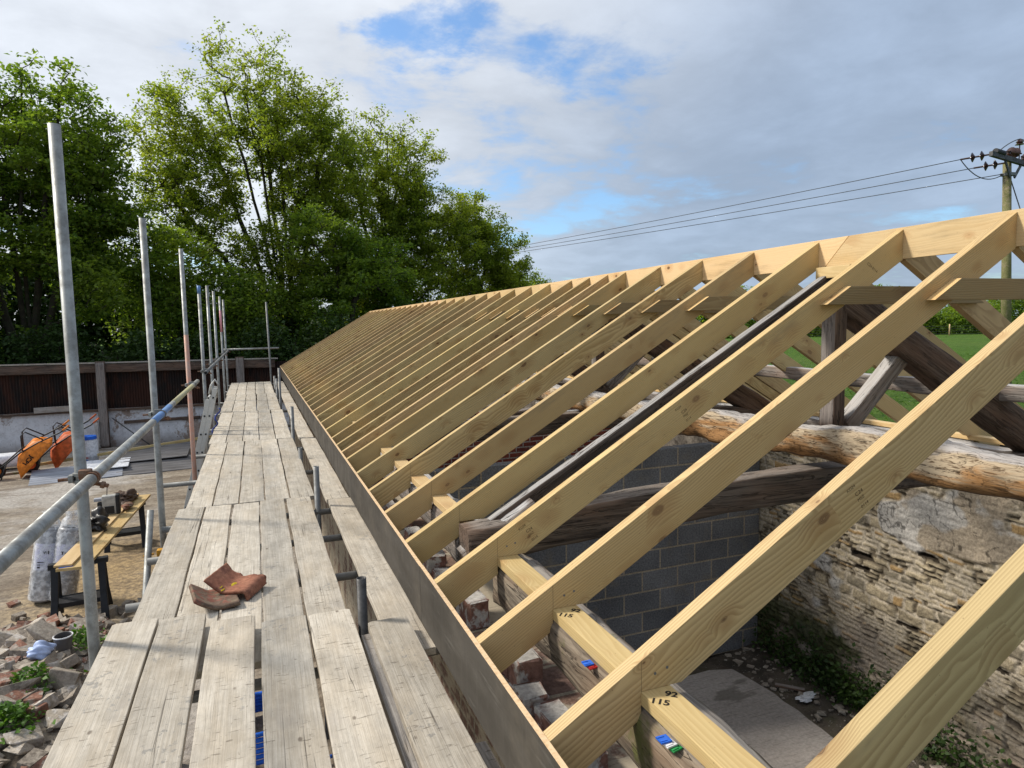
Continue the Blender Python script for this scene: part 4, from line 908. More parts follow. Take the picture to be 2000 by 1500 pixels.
#@@PART3
# ================================================================== YARD END WALL
WY = 24.15
e = empty('yard_wall', (-6, WY, -3.6), 'long yard wall at the back left, limewashed below, rusty iron above', 'wall')
bm = bmesh.new(); add_box(bm, (-19, WY + 0.14, -3.07), (44, 0.24, 1.26)); link('limewashed_base', bm_mesh(bm, 'limewashed_base'), 'limewash', e)
def corr_sheet(x0, x1, z0, z1, y, amp=0.018, wl=0.076):
    n = int((x1 - x0) / wl * 8); xs_ = np.linspace(x0, x1, n); yy = y + amp * np.sin(2 * np.pi * xs_ / wl)
    V = np.concatenate([np.stack([xs_, yy, np.full(n, z)], -1) for z in (z0, z1)] + [np.stack([xs_, yy + 0.004, np.full(n, z)], -1) for z in (z0, z1)])
    i = np.arange(n - 1); f = np.stack([i, i + 1, n + i + 1, n + i], -1); f2 = np.stack([2 * n + i + 1, 2 * n + i, 3 * n + i, 3 * n + i + 1], -1)
    return np_mesh('corrugated_cladding', V, np.concatenate([f, f2]), True)
for k, (a_, b_) in enumerate(((-22, -13), (-13, -8.6), (-8.58, -4.6), (-4.58, -0.55), (-0.53, 3.0))):
    link('corrugated_cladding', corr_sheet(a_, b_, -2.5 + 0.02 * (k % 2), -1.10, WY + 0.08 + 0.012 * (k % 2)), 'rustiron', e)
timber('top_beam', (-22, WY - 0.03, -0.97), (0.6, WY - 0.03, -1.16), 0.12, 0.27, 'oakbrown', e, rough=0.25, seed=3, seg=60)
timber('coping_board', (-22, WY + 0.02, -0.80), (0.7, WY + 0.02, -0.995), 0.26, 0.035, 'greyplank', e)
timber('sill_rail', (-22, WY - 0.05, -2.43), (3, WY - 0.05, -2.44), 0.10, 0.08, 'oakbrown', e, rough=0.35, seed=5, seg=70)
timber('batten', (-4.0, WY - 0.02, -2.86), (-1.8, WY - 0.02, -2.84), 0.05, 0.10, 'oakbrown', e, rough=0.3, seed=8)
for x, h0 in ((-4.53, -3.6), (-0.50, -3.6), (-12.6, -3.6)):
    timber('post', (x, WY - 0.14, h0), (x, WY - 0.14, -0.90), 0.26, 0.16, 'oakbrown', e, up=(0, -1, 0), rough=0.2, seed=int(x * 10) % 50)
timber('post_patch', (-4.72, WY - 0.25, -3.65), (-4.72, WY - 0.25, -2.75), 0.10, 0.06, 'oakgrey', e, up=(0, -1, 0), rough=0.2, seed=2)
o = timber('plank', (-6.35, WY - 0.14, -2.33), (-5.1, WY - 0.14, -2.31), 0.04, 0.17, 'greyplank'); tag(o, 'pale plank propped on the ledge of the yard wall', 'plank')
o = tube('iron_bar', (-4.3, WY - 0.12, -2.7), (-3.2, WY - 0.5, -3.62), 0.018, 'blacktube', seg=8); tag(o, 'thin dark bar leaning against the yard wall', 'bar')

# ================================================================== YARD THINGS
def barrow(loc, rot, mt, label, text=None):
    e = empty('wheelbarrow', (0, 0, 0), label, 'wheelbarrow', 'wheelbarrows by the yard wall')
    bm = bmesh.new()
    def ringv(x0, x1, hw, z0, z1, n=6):
        return [(x0, -hw, z0), (x0, hw, z0), (x1, hw * 0.92, z1), (x1, -hw * 0.92, z1)]
    rim = ringv(-0.46, 0.50, 0.34, 0.56, 0.62); mid = ringv(-0.36, 0.36, 0.27, 0.36, 0.40); base = ringv(-0.24, 0.20, 0.20, 0.26, 0.28)
    rows = [[bm.verts.new(p) for p in r_] for r_ in (rim, mid, base)]
    for a_, b_ in zip(rows, rows[1:]):
        for i in range(4): bm.faces.new((a_[i], a_[(i + 1) % 4], b_[(i + 1) % 4], b_[i]))
    bm.faces.new(rows[-1])
    bmesh.ops.subdivide_edges(bm, edges=bm.edges[:], cuts=2, use_grid_fill=True)
    bmesh.ops.smooth_vert(bm, verts=[v for v in bm.verts if not v.is_boundary], factor=0.12, use_axis_x=True, use_axis_y=True, use_axis_z=True)
    bmesh.ops.solidify(bm, geom=bm.faces[:], thickness=0.012)
    me = bm_mesh(bm, 'tray', True); tray = link('tray', me, mt, e)
    for s_ in (-1, 1):
        path('handle', [(0.72, 0.05 * s_, 0.18), (0.45, 0.12 * s_, 0.22), (0.1, 0.18 * s_, 0.24), (-0.3, 0.24 * s_, 0.34), (-0.75, 0.29 * s_, 0.50), (-0.95, 0.29 * s_, 0.52)], 0.017, 'black', e)
        path('grip', [(-0.82, 0.29 * s_, 0.507), (-0.99, 0.29 * s_, 0.525)], 0.021, mt, e)
        path('leg', [(0.02, 0.18 * s_, 0.24), (-0.22, 0.22 * s_, 0.0), (-0.34, 0.22 * s_, 0.0), (-0.42, 0.24 * s_, 0.38)], 0.015, 'black', e)
    path('front_loop', [(0.45, -0.12, 0.22), (0.78, -0.14, 0.38), (0.86, 0, 0.42), (0.78, 0.14, 0.38), (0.45, 0.12, 0.22)], 0.015, 'black', e)
    bm = bmesh.new(); bmesh.ops.create_uvsphere(bm, u_segments=4, v_segments=3, radius=0.001)
    bm.clear(); n, m_ = 28, 10; vs = [[bm.verts.new((0.72 + (0.145 + 0.045 * math.cos(b)) * math.cos(a), 0.042 * math.sin(b), 0.19 + (0.145 + 0.045 * math.cos(b)) * math.sin(a))) for b in [2 * math.pi * j / m_ for j in range(m_)]] for a in [2 * math.pi * i / n for i in range(n)]]
    for i in range(n):
        for j in range(m_): bm.faces.new((vs[i][j], vs[(i + 1) % n][j], vs[(i + 1) % n][(j + 1) % m_], vs[i][(j + 1) % m_]))
    wh = link('wheel', bm_mesh(bm, 'wheel', True), 'rubber', e)
    bm = bmesh.new(); tube_bm(bm, (0.72, -0.03, 0.19), (0.72, 0.03, 0.19), 0.105, seg=20); link('rim', bm_mesh(bm, 'rim'), mt, wh)
    if text:
        text_at('lettering', text, 0.13, 'ink', (0.10, -0.318, 0.45), (1, 0, 0), (0, 0.30, 1), e, 0.006)
    for ch in e.children: ch.matrix_parent_inverse = Matrix.Identity(4)
    e.rotation_euler = rot; e.location = loc; e.scale = (1.12, 1.12, 1.12)
    return e
barrow((-5.80, 20.1, -2.70), (R(-8), R(135), R(6)), 'orange', 'orange wheelbarrow tipped on its nose, black lettering, nearest the left edge', 'JCBI')
barrow((-5.28, 20.85, -2.70), (R(-6), R(133), R(12)), 'orange2', 'faded red orange wheelbarrow tipped up behind the orange one')
# drum
e = empty('plastic_drum', (-4.50, 21.4, YARD - 0.02), 'white plastic drum with blue lid and a swirl emblem beside the wall post', 'drum')
bm = bmesh.new(); prof = [(0.24, 0), (0.27, 0.05), (0.275, 0.3), (0.285, 0.32), (0.275, 0.34), (0.27, 0.72), (0.24, 0.78)]
for (r0, a_), (r1, b_) in zip(prof, prof[1:]): tube_bm(bm, (0, 0, a_), (0, 0, b_), r0, r1, 24, False)
bmesh.ops.remove_doubles(bm, verts=bm.verts[:], dist=1e-4); me = bm_mesh(bm, 'drum_body', True); o = link('drum_body', me, 'white'); o.location = (-4.50, 21.4, YARD - 0.02); attach(o, e)
bm = bmesh.new(); tube_bm(bm, (0, 0, 0.78), (0, 0, 0.86), 0.262, 0.25, 24); o = link('lid', bm_mesh(bm, 'lid'), 'blue'); o.location = (-4.50, 21.4, YARD - 0.02); attach(o, e)
def crescent(name, r, w, mt, a0, a1, dz):
    n = 20; V = []; Fs = []
    for i in range(n + 1):
        a = a0 + (a1 - a0) * i / n; ww = w * math.sin(math.pi * i / n)
        for rr in (r - ww, r + ww * 0.3):
            u, v = rr * math.cos(a), rr * math.sin(a) + dz; th = -math.pi / 2 + 0.25 + u / 0.275
            V.append((0.279 * math.cos(th), 0.279 * math.sin(th), v))
    for i in range(n): Fs.append((2 * i, 2 * i + 1, 2 * i + 3, 2 * i + 2))
    o = link(name, np_mesh(name, V, Fs, True), mt); o.location = (-4.50, 21.4, YARD - 0.02); attach(o, e)
crescent('emblem', 0.20, 0.07, 'blue', R(100), R(280), 0.42); crescent('emblem', 0.12, 0.05, 'red', R(110), R(290), 0.40)
# corrugated sheets lying in the yard
def flat_sheet(p00, p10, p01, p11, amp, nw, mt, label):
    nu, nv = 4, nw * 8 + 1; V = []
    P = [np.array(p) for p in (p00, p10, p01, p11)]
    for j in range(nv):
        t = j / (nv - 1)
        for i in range(nu):
            s_ = i / (nu - 1); p = (P[0] * (1 - s_) + P[1] * s_) * (1 - t) + (P[2] * (1 - s_) + P[3] * s_) * t
            V.append((p[0], p[1], p[2] + amp * math.sin(2 * math.pi * nw * t)))
    N = len(V); V2 = V + [(x, y, z - 0.008) for x, y, z in V]; f = grid_faces(nv, nu); f2 = f[:, ::-1] + N
    ei = np.arange(nu - 1); f3 = np.stack([ei + 1, ei, ei + N, ei + 1 + N], -1)
    o = link('corrugated_sheet', np_mesh('corrugated_sheet', V2, np.concatenate([f, f2, f3]), True), mt); return tag(o, label, 'corrugated sheet', 'corrugated sheets lying in the yard')
G = YARD + 0.06
flat_sheet((-5.25, 18.95, G), (-3.30, 19.15, G + .02), (-5.50, 20.25, G + 0.14), (-3.50, 20.6, G + 0.16), 0.022, 8, 'fibre', 'light grey corrugated sheet lying in front of the wheelbarrows')
flat_sheet((-3.7, 20.2, G + .16), (-1.9, 20.3, G + .2), (-4.0, 21.9, G + 0.24), (-1.95, 22.5, G + 0.28), 0.022, 6, 'fibredark', 'upper dark corrugated sheet of the stack by the third upright')
flat_sheet((-3.45, 19.2, G), (-1.5, 19.3, G + .02), (-3.65, 20.6, G + 0.15), (-1.5, 20.8, G + 0.16), 0.022, 6, 'fibredark', 'lower dark corrugated sheet of the stack by the third upright')
flat_sheet((-4.3, 19.6, G + .14), (-3.25, 19.7, G + .15), (-4.45, 20.7, G + 0.2), (-3.35, 20.8, G + 0.2), 0.02, 6, 'white', 'small pale corrugated offcut between the grey and dark sheets')
o = timber('timber_length', (-5.45, 20.75, G + 0.20), (-1.4, 22.7, G + 0.34), 0.05, 0.075, 'plate'); tag(o, 'long yellow timber lying over the corrugated sheets', 'timber')
o = timber('timber_length', (-7.6, 20.3, YARD + 0.08), (-5.5, 20.9, YARD + 0.08), 0.15, 0.07, 'oakmoss'); tag(o, 'dull timber on the ground left of the wheelbarrows', 'timber')
bm = bmesh.new(); add_box(bm, (0, 0, 0), (1.3, 0.5, 0.34), bev=0.12)
o = link('wrapped_bundle', bm_mesh(bm, 'wrapped_bundle', True), 'white'); o.location = (-6.75, 21.6, YARD + 0.30); o.rotation_euler = (0.1, 0, 0.1); tag(o, 'white wrapped bundle at the left edge behind the barrow wheel', 'bundle')
# trestles
def trestle(cx, cy, rz, label):
    e = empty('trestle', (0, 0, 0), label, 'trestle', 'black plastic trestles')
    bm = bmesh.new(); add_box(bm, (0, 0, 0.715), (0.66, 0.095, 0.07), bev=0.008); link('top_rail', bm_mesh(bm, 'top_rail'), 'black', e)
    for sx in (-1, 1):
        for sy in (-1, 1):
            bm = bmesh.new()
            q0 = [(0.21, 0.02), (0.30, 0.02), (0.30, 0.05), (0.21, 0.05)]; q1 = [(0.235, 0.24), (0.325, 0.24), (0.325, 0.29), (0.235, 0.29)]; qm = [(0.225, 0.13), (0.305, 0.13), (0.305, 0.165), (0.225, 0.165)]
            rows = [[bm.verts.new((sx * a, sy * b, z)) for a, b in q] for q, z in ((q0, 0.70), (qm, 0.30), (q1, 0.0))]
            for r0, r1 in zip(rows, rows[1:]):
                for i in range(4): bm.faces.new((r0[i], r0[(i + 1) % 4], r1[(i + 1) % 4], r1[i]))
            bm.faces.new(rows[0]); bm.faces.new(rows[-1]); bmesh.ops.recalc_face_normals(bm, faces=bm.faces[:]); bmesh.ops.bevel(bm, geom=bm.edges[:], offset=0.006, segments=1, affect='EDGES')
            link('leg', bm_mesh(bm, 'leg'), 'black', e)
    bm = bmesh.new(); add_box(bm, (0, 0, 0.25), (0.52, 0.29, 0.02), bev=0.004); add_box(bm, (0, -0.15, 0.24), (0.52, 0.025, 0.06), bev=0.004); add_box(bm, (0, 0.15, 0.24), (0.52, 0.025, 0.06), bev=0.004); link('shelf', bm_mesh(bm, 'shelf'), 'black', e)
    e.location = (cx, cy, YARD + 0.02); e.rotation_euler = (0, 0, rz); return e
trestle(-2.27, 9.90, 0.10, 'black plastic trestle nearer the camera, beside the insulation rolls')
trestle(-2.24, 12.95, 0.14, 'black plastic trestle farther off under the plank ends')
TZ = YARD + 0.77
o = timber('plank', (-2.36, 9.55, TZ + 0.055), (-2.16, 13.35, TZ + 0.05), 0.20, 0.025, 'ridge'); tag(o, 'upper pale plank across the trestles, tools on it', 'plank', 'planks across the trestles')
o = timber('plank', (-2.26, 9.5, TZ + 0.018), (-2.04, 13.30, TZ + 0.02), 0.34, 0.036, 'plate'); tag(o, 'wider yellow plank under the pale one on the trestles', 'plank', 'planks across the trestles')
o = timber('plank', (-2.40, 9.53, TZ + 0.039), (-2.25, 9.55, TZ + 0.039), 0.02, 0.005, 'blue'); tag(o, 'blue spacer strip between the plank ends', 'strip')
# radio
e = empty('site_radio', (-2.27, 12.0, TZ + 0.068), 'grey and black work radio with thin aerial on the trestle planks', 'radio')
def part_at(name, bm, mt, e, loc, rot=(0, 0, 0), smooth=False):
    o = link(name, bm_mesh(bm, name, smooth), mt); o.location = loc; o.rotation_euler = rot; attach(o, e); return o
L = (-2.27, 12.0, TZ + 0.068)
bm = bmesh.new(); add_box(bm, (0, 0, 0.15), (0.20, 0.15, 0.30), bev=0.02); part_at('casing', bm, 'greybody', e, L, (0, 0, .1))
bm = bmesh.new(); add_box(bm, (0.115, 0, 0.15), (0.06, 0.17, 0.31), bev=0.02); part_at('side_guard', bm, 'black', e, L, (0, 0, .1))
bm = bmesh.new(); add_box(bm, (0.0, -0.078, 0.075), (0.13, 0.012, 0.12), bev=0.004); part_at('speaker_panel', bm, 'black', e, L, (0, 0, .1))
bm = bmesh.new(); tube_bm(bm, (-0.03, 0.0, 0.29), (-0.02, 0, 0.42), 0.006, seg=8); part_at('aerial', bm, 'blacktube', e, L, (0, 0, .1))
bm = bmesh.new(); add_box(bm, (-0.15, 0.02, 0.24), (0.12, 0.10, 0.05), bev=0.01); part_at('handle', bm, 'fibre', e, L, (0, 0, .1))
bm = bmesh.new(); add_box(bm, (-0.12, -0.02, 0.14), (0.09, 0.09, 0.13), bev=0.02); part_at('battery', bm, 'black', e, L, (0, 0, .1))
def blob(name, loc, s, mt, label, cat, seed, amp=0.35):
    rnd = random.Random(seed); bm = bmesh.new(); bmesh.ops.create_icosphere(bm, subdivisions=4, radius=1.0); ph = [rnd.uniform(0, 6) for _ in range(6)]
    for v in bm.verts:
        c = v.co; k = 1 + amp * 0.5 * (math.sin(c.x * 3.1 + ph[0]) * math.sin(c.y * 2.7 + ph[1]) + 0.6 * math.sin(c.z * 5 + ph[2] + c.x * 4) + 0.35 * math.sin(c.y * 9 + ph[3] + c.z * 7) + (0.3 if amp > 0.6 else 0) * math.sin(c.x * 13 + c.z * 11 + ph[4]))
        v.co = Vector((c.x * s[0] * k, c.y * s[1] * k, max(c.z, -0.6) * s[2] * k))
    o = link(name, bm_mesh(bm, name, True), mt); o.location = loc; return tag(o, label, cat)
blob('tool_bag', (-2.30, 11.15, TZ + 0.15), (0.15, 0.24, 0.14), 'leather', 'slumped black leather tool bag on the trestle planks', 'bag', 4, 0.9)
blob('tool_belt', (-2.18, 12.75, TZ + 0.13), (0.13, 0.33, 0.10), 'brownleather', 'brown leather tool belt at the far end of the planks', 'tool belt', 9, 0.9)
blob('work_glove', (-2.08, 12.3, TZ + 0.10), (0.07, 0.16, 0.05), 'tiledark', 'dark rag lying on the plank edge beside the radio', 'rag', 13)
# insulation rolls
def roll(x, y, lean, label, txt):
    e = empty('insulation_roll', (0, 0, 0), label, 'insulation roll', 'wrapped insulation rolls')
    bm = bmesh.new(); 
    prof = [(0.13, 0.0), (0.155, 0.03), (0.158, 0.5), (0.155, 0.98), (0.135, 1.02)]
    for (r0, a_), (r1, b_) in zip(prof, prof[1:]): tube_bm(bm, (0, 0, a_), (0, 0, b_), r0, r1, 24, False)
    tube_bm(bm, (0, 0, 1.02), (0, 0, 1.0), 0.135, 0.05, 24, False); bmesh.ops.remove_doubles(bm, verts=bm.verts[:], dist=1e-4)
    body = link('roll_body', bm_mesh(bm, 'roll_body', True), 'rollgrey', e)
    n = 14; V = []; Fs = []
    for i in range(n + 1):
        a = -math.pi / 2 - 0.9 + 1.9 * i / n
        for z in (0.44, 0.80): V.append((0.1605 * math.cos(a), 0.1605 * math.sin(a), z))
    for i in range(n): Fs.append((2 * i, 2 * i + 2, 2 * i + 3, 2 * i + 1))
    lb = link('label', np_mesh('label', V, Fs, True), 'label', e)
    text_at('lettering', txt, 0.055, 'ink', (0.02, -0.1635, 0.68), (1, 0, 0), (0, 0, 1), e, 0.003)
    bm = bmesh.new(); add_box(bm, (-0.02, -0.1635, 0.55), (0.10, 0.002, 0.012)); add_box(bm, (-0.03, -0.1635, 0.515), (0.08, 0.002, 0.010)); add_box(bm, (-0.05, -0.1635, 0.48), (0.03, 0.002, 0.02)); link('print', bm_mesh(bm, 'print'), 'ink', e)
    rnd = random.Random(int(x * 100)); m_ = 28; V = []; Fs = []
    for i in range(m_): a = 2 * math.pi * i / m_; V.append((0.172 * math.cos(a) + rnd.uniform(-.004, .004), 0.172 * math.sin(a) + rnd.uniform(-.004, .004), 0.03))
    for j in range(6):
        t = j / 5
        for i in range(m_):
            a = 2 * math.pi * i / m_; rr = 0.168 * (1 - 0.75 * t) + (0.03 * math.sin(i * 3.1 + j) + rnd.uniform(-0.02, 0.02)) * (0.3 + t) ; 
            if t > 0.8: rr += 0.05 * abs(math.sin(i * 1.3))
            V.append((rr * math.cos(a), rr * math.sin(a), 0.93 + 0.30 * t + rnd.uniform(-0.02, 0.02) * (t > 0)))
    for j in range(6):
        for i in range(m_): Fs.append((j * m_ + i, j * m_ + (i + 1) % m_, (j + 1) * m_ + (i + 1) % m_, (j + 1) * m_ + i))
    link('plastic_wrap', np_mesh('plastic_wrap', V, Fs, True), 'film', e)
    e.location = (x, y, YARD + 0.02); e.rotation_euler = lean; return e
roll(-2.93, 10.75, (R(-6), R(8), 0), 'left of two grey insulation rolls wrapped in clear plastic', 'WI')
roll(-2.66, 10.62, (R(-5), R(9), 0), 'right of two grey insulation rolls, leaning by the near trestle', 'Therm')
# ladder
e = empty('ladder', (-1.15, 11.0, -2.5), 'aluminium extension ladder leaning on the walkway edge', 'ladder')
def lad(t, yy, off): return Vector((-0.675 - 0.647 * (1 - t) + off, yy - 3.15, YARD + 0.05 + (-1.0 - YARD) * t))
for sec, off in ((0, 0.0), (1, 0.066)):
    for yy in (14.05, 14.45):
        timber('stile', lad(0.0 if sec == 0 else 0.12, yy, off), lad(0.97 if sec == 0 else 1.03, yy, off), 0.028, 0.062, 'alu', e, up=(1, 0, 0.25), bev=0.004)
    for k in range(10):
        t = 0.08 + 0.1 * k; p = lad(t, 14.035, off); q = lad(t, 14.465, off)
        bm = bmesh.new(); tube_bm(bm, p + Vector((0, 0.016, 0)), q - Vector((0, 0.016, 0)), 0.015, seg=10); link('rung', bm_mesh(bm, 'rung'), 'alu', e)
        bm = bmesh.new(); add_box(bm, p - Vector((0, 0.0025, 0)), (0.022, 0.008, 0.024)); link('rung_end', bm_mesh(bm, 'rung_end'), 'black', e)
path('hook', [lad(1.0, 14.05, 0.0), lad(1.05, 14.05, 0.0), lad(1.08, 14.05, 0.04), lad(1.05, 14.05, 0.10), lad(0.98, 14.05, 0.11)], 0.014, 'alu', e)
rp = []
for k in range(60): rp.append(lad(0.25 + 0.011 * k, 14.6 + 0.05 * math.cos(k * 0.9), 0.16 + 0.03 * math.sin(k * 0.9)))
path('rope', rp, 0.012, 'rope', e, 6)
# tiles on the boards
def tile_mesh(L, prof, th, name, rough_end=0.0, seed=1):
    rnd = random.Random(seed); n = 10; V = []; P = np.array(prof); t_ = np.arange(len(P)); tt = np.linspace(0, len(P) - 1, 6 * len(P)); P = np.stack([np.interp(tt, t_, P[:, k]) for k in (0, 1)], -1)
    for _ in range(10): P[1:-1] = 0.5 * P[1:-1] + 0.25 * (P[:-2] + P[2:])
    m_ = len(P)
    d = np.gradient(P, axis=0); nn = np.stack([-d[:, 1], d[:, 0]], -1); nn /= np.linalg.norm(nn, axis=1)[:, None]
    jag = [math.sin(k * 0.37 + seed) * rough_end * 1.5 + rnd.uniform(-1, 1) * rough_end * 0.3 for k in range(m_)]
    for side in (0, 1):
        for i in range(n + 1):
            for k in range(m_):
                q = P[k] + (nn[k] * th if side == 0 else 0); yy = L * i / n
                if i == n: yy += jag[k]
                V.append((q[0], yy, q[1] + 0.0006 * math.sin(i * 1.9)))
    N = (n + 1) * m_; f = grid_faces(n + 1, m_); Fs = [f, f[:, ::-1] + N]
    i = np.arange(n); k = np.arange(m_ - 1)
    for kk, flip in ((0, 0), (m_ - 1, 1)):
        q = np.stack([i * m_ + kk, (i + 1) * m_ + kk, (i + 1) * m_ + kk + N, i * m_ + kk + N], -1); Fs.append(q[:, ::-1] if flip else q)
    for ii, flip in ((0, 1), (n, 0)):
        q = np.stack([ii * m_ + k, ii * m_ + k + 1, ii * m_ + k + 1 + N, ii * m_ + k + N], -1); Fs.append(q[:, ::-1] if flip else q)
    me = np_mesh(name, V, np.concatenate(Fs), False); return me
prof = [(-0.125, 0.072), (-0.09, 0.046), (-0.05, 0.019), (-0.025, 0.006), (0.0, 0.0), (0.035, 0.004), (0.08, 0.014), (0.108, 0.020), (0.122, 0.014), (0.128, -0.006), (0.130, -0.022)]
o = link('roof_tile', tile_mesh(0.22, prof, 0.017, 'roof_tile', 0.006), 'tile'); o.location = (-0.235, 4.07, -1.512); o.rotation_euler = (R(4), R(3), R(-28)); tag(o, 'red clay tile fragment with a folded rim lying on the walkway boards', 'roof tile', 'broken clay tiles on the walkway')
t0 = o
rndl = random.Random(2)
for (tx, ty, s_) in ((-0.055, 0.03, 0.022), (0.0, 0.10, 0.02), (-0.02, 0.015, 0.014)):
    bm = bmesh.new(); bmesh.ops.create_icosphere(bm, subdivisions=2, radius=s_)
    for v in bm.verts: v.co = Vector((v.co.x * (1 + rndl.uniform(-.3, .3)), v.co.y * (1.3 + rndl.uniform(-.3, .3)), v.co.z * 0.12))
    q_ = link('lichen', bm_mesh(bm, 'lichen'), 'lichen'); q_.location = (tx, ty, 0.018 + 0.012 * abs(tx) / 0.05); q_.parent = t0
prof2 = [(-0.135, 0.070), (-0.105, 0.046), (-0.06, 0.017), (-0.03, 0.004), (0.0, 0.0), (0.05, 0.002), (0.10, 0.006)]
o = link('roof_tile', tile_mesh(0.27, prof2, 0.020, 'roof_tile', 0.004, 5), 'tiledark'); o.location = (-0.245, 3.91, -1.535); o.rotation_euler = (R(1), R(0), R(10)); tag(o, 'dark lichen covered tile fragment beneath the red one', 'roof tile', 'broken clay tiles on the walkway')
# blue conduit coil under the walkway
e = empty('conduit_coil', (-0.14, 6.1, YARD), 'coil of blue pipe on the ground, glimpsed between the walkway boards', 'pipe coil')
for k in range(6):
    pts = [(-0.14 + (0.42 - 0.015 * k) * math.cos(a), 6.2 + (0.42 - 0.015 * k) * math.sin(a), YARD + 0.06 + 0.04 * k) for a in [2 * math.pi * i / 40 for i in range(41)]]
    path('pipe_turn', pts, 0.020, 'blue', e, 8)
path('pipe_turn', [(-0.6, 5.5, YARD + 0.05), (-0.2, 5.62, YARD + 0.05), (0.2, 5.55, YARD + 0.06), (0.6, 5.7, YARD + 0.05)], 0.016, 'blue', e, 8)

# ================================================================== RUBBLE
def rock_bm(bm, c, s, rot, rnd, boxy=0.5):
    pts = []
    for _ in range(18):
        p = Vector((rnd.uniform(-1, 1), rnd.uniform(-1, 1), rnd.uniform(-1, 1)))
        if rnd.random() < boxy: p = Vector([math.copysign(max(abs(q), 0.82), q) for q in p])
        pts.append(p)
    vs = [bm.verts.new((rot @ Vector((p.x * s[0], p.y * s[1], p.z * s[2]))) + Vector(c)) for p in pts]
    r_ = bmesh.ops.convex_hull(bm, input=vs)
    bmesh.ops.delete(bm, geom=list({v for v in r_['geom_interior'] + r_['geom_unused'] if isinstance(v, bmesh.types.BMVert)}), context='VERTS')
def hz(x, y):
    d = max(0, 1 - ((x + 2.55) / 0.95) ** 2) * max(0, 1 - ((y - 8.0) / 1.75) ** 2)
    return YARD + 0.30 * d ** 0.7
rnd = random.Random(77)
big = [(-2.62, 9.15, .18, .10, .07, 'rockpale', 'flat pale stone slab at the back of the rubble heap'), (-2.75, 8.85, .13, .12, .10, 'rockpale', 'squarish pale stone near the back of the rubble heap'), (-2.36, 8.62, .20, .12, .12, 'concrete', 'rough brown mortar lump in the middle of the rubble heap'), (-2.06, 8.95, .10, .07, .06, 'rockred', 'pinkish brick lump at the back right of the rubble'),
       (-2.0, 7.98, .26, .09, .07, 'concrete', 'long broken concrete kerb piece beside the nearest upright'), (-2.52, 7.95, .10, .07, .06, 'rockpale', 'white faced stone left of the pale blue plastic bag'), (-2.75, 8.05, .18, .13, .10, 'rockgrey', 'large grey stone at the left of the rubble heap'), (-2.45, 7.62, .17, .06, .07, 'rockred', 'long red brick in the middle of the rubble heap'),
       (-2.58, 7.25, .15, .14, .10, 'rockgrey', 'grey block at the left edge below the red brick'), (-2.28, 7.20, .16, .10, .10, 'rockpale', 'brick and mortar lump beside the lower weed tuft'), (-2.05, 7.10, .09, .08, .07, 'rockred', 'orange brick end near the lower right of the rubble'), (-1.95, 7.55, .18, .14, .13, 'concrete', 'large dark concrete lump right of the weeds'),
       (-1.86, 6.98, .12, .10, .09, 'rockpale', 'pale tile edged stone at the lower right of the rubble'), (-2.05, 6.72, .17, .12, .07, 'rockpale', 'flat whitish slab at the bottom of the rubble heap'), (-2.46, 6.75, .15, .07, .07, 'rockred', 'red brick at the bottom left corner of the rubble'), (-1.86, 8.72, .06, .05, .05, 'rockgrey', 'small grey stone right of the upper weeds')]
for x, y, a_, b_, c_, mt, lb in big:
    bm = bmesh.new(); rock_bm(bm, (0, 0, 0), (a_ * .9, b_ * .9, c_ * .9), Matrix.Identity(3), rnd, 0.75); bmesh.ops.bevel(bm, geom=bm.edges[:], offset=0.006, segments=1, affect='EDGES')
    o = link('rubble_stone', bm_mesh(bm, 'rubble_stone'), mt); o.location = (x, y, hz(x, y) + c_ * 0.5); o.rotation_euler = (rnd.uniform(-.45, .45), rnd.uniform(-.45, .45), rnd.uniform(-1.2, 1.2)); tag(o, lb, 'stone', 'larger lumps of the rubble heap')
bms = {k: bmesh.new() for k in ('rockgrey', 'rockpale', 'rockred', 'concrete')}
for _ in range(900):
    x = -2.55 + rnd.gauss(0, 0.62); y = 8.0 + rnd.gauss(0, 0.95); 
    if x > -1.5 or y < 6.2: continue
    s_ = abs(rnd.gauss(0, 0.042)) + 0.012; bm = bms[rnd.choice(['rockgrey', 'rockpale', 'rockred', 'concrete', 'concrete', 'rockgrey'])]
    rot = (Matrix.Rotation(rnd.uniform(0, 6), 3, 'Z') @ Matrix.Rotation(rnd.uniform(-.7, .7), 3, 'X'))
    rock_bm(bm, (x, y, hz(x, y) + s_ * 0.2), (s_ * 1.4, s_ * 0.95, s_ * 0.75), rot, rnd, 0.6)
xs = np.linspace(-3.6, -1.5, 60); ys = np.linspace(6.0, 10.0, 90); X, Y = np.meshgrid(xs, ys); Z = np.vectorize(hz)(X, Y) - 0.02 + 0.05 * (fbm(X * 5, Y * 5, 3) - 0.5)
rub = link('rubble', np_mesh('rubble', np.stack([X, Y, Z], -1).reshape(-1, 3), grid_faces(90, 60), True), 'yard'); rub['kind'] = 'stuff'
for k, bm in bms.items(): o = link('rubble', bm_mesh(bm, 'rubble'), k); o['kind'] = 'stuff'
def leaf_tuft(name, loc, r, h, n, size, mt, label, cat, seed):
    rng = np.random.RandomState(seed); p = rng.randn(n, 3) * np.array([r, r, 0.01]); p[:, 2] = np.abs(rng.rand(n)) * h * np.clip(1.2 - np.hypot(p[:, 0], p[:, 1]) / (2.2 * r), 0.1, 1)
    o = link(name, leaves(p, size, rng, 0.6), mt); o.location = loc; return tag(o, label, cat, 'weeds in the rubble')
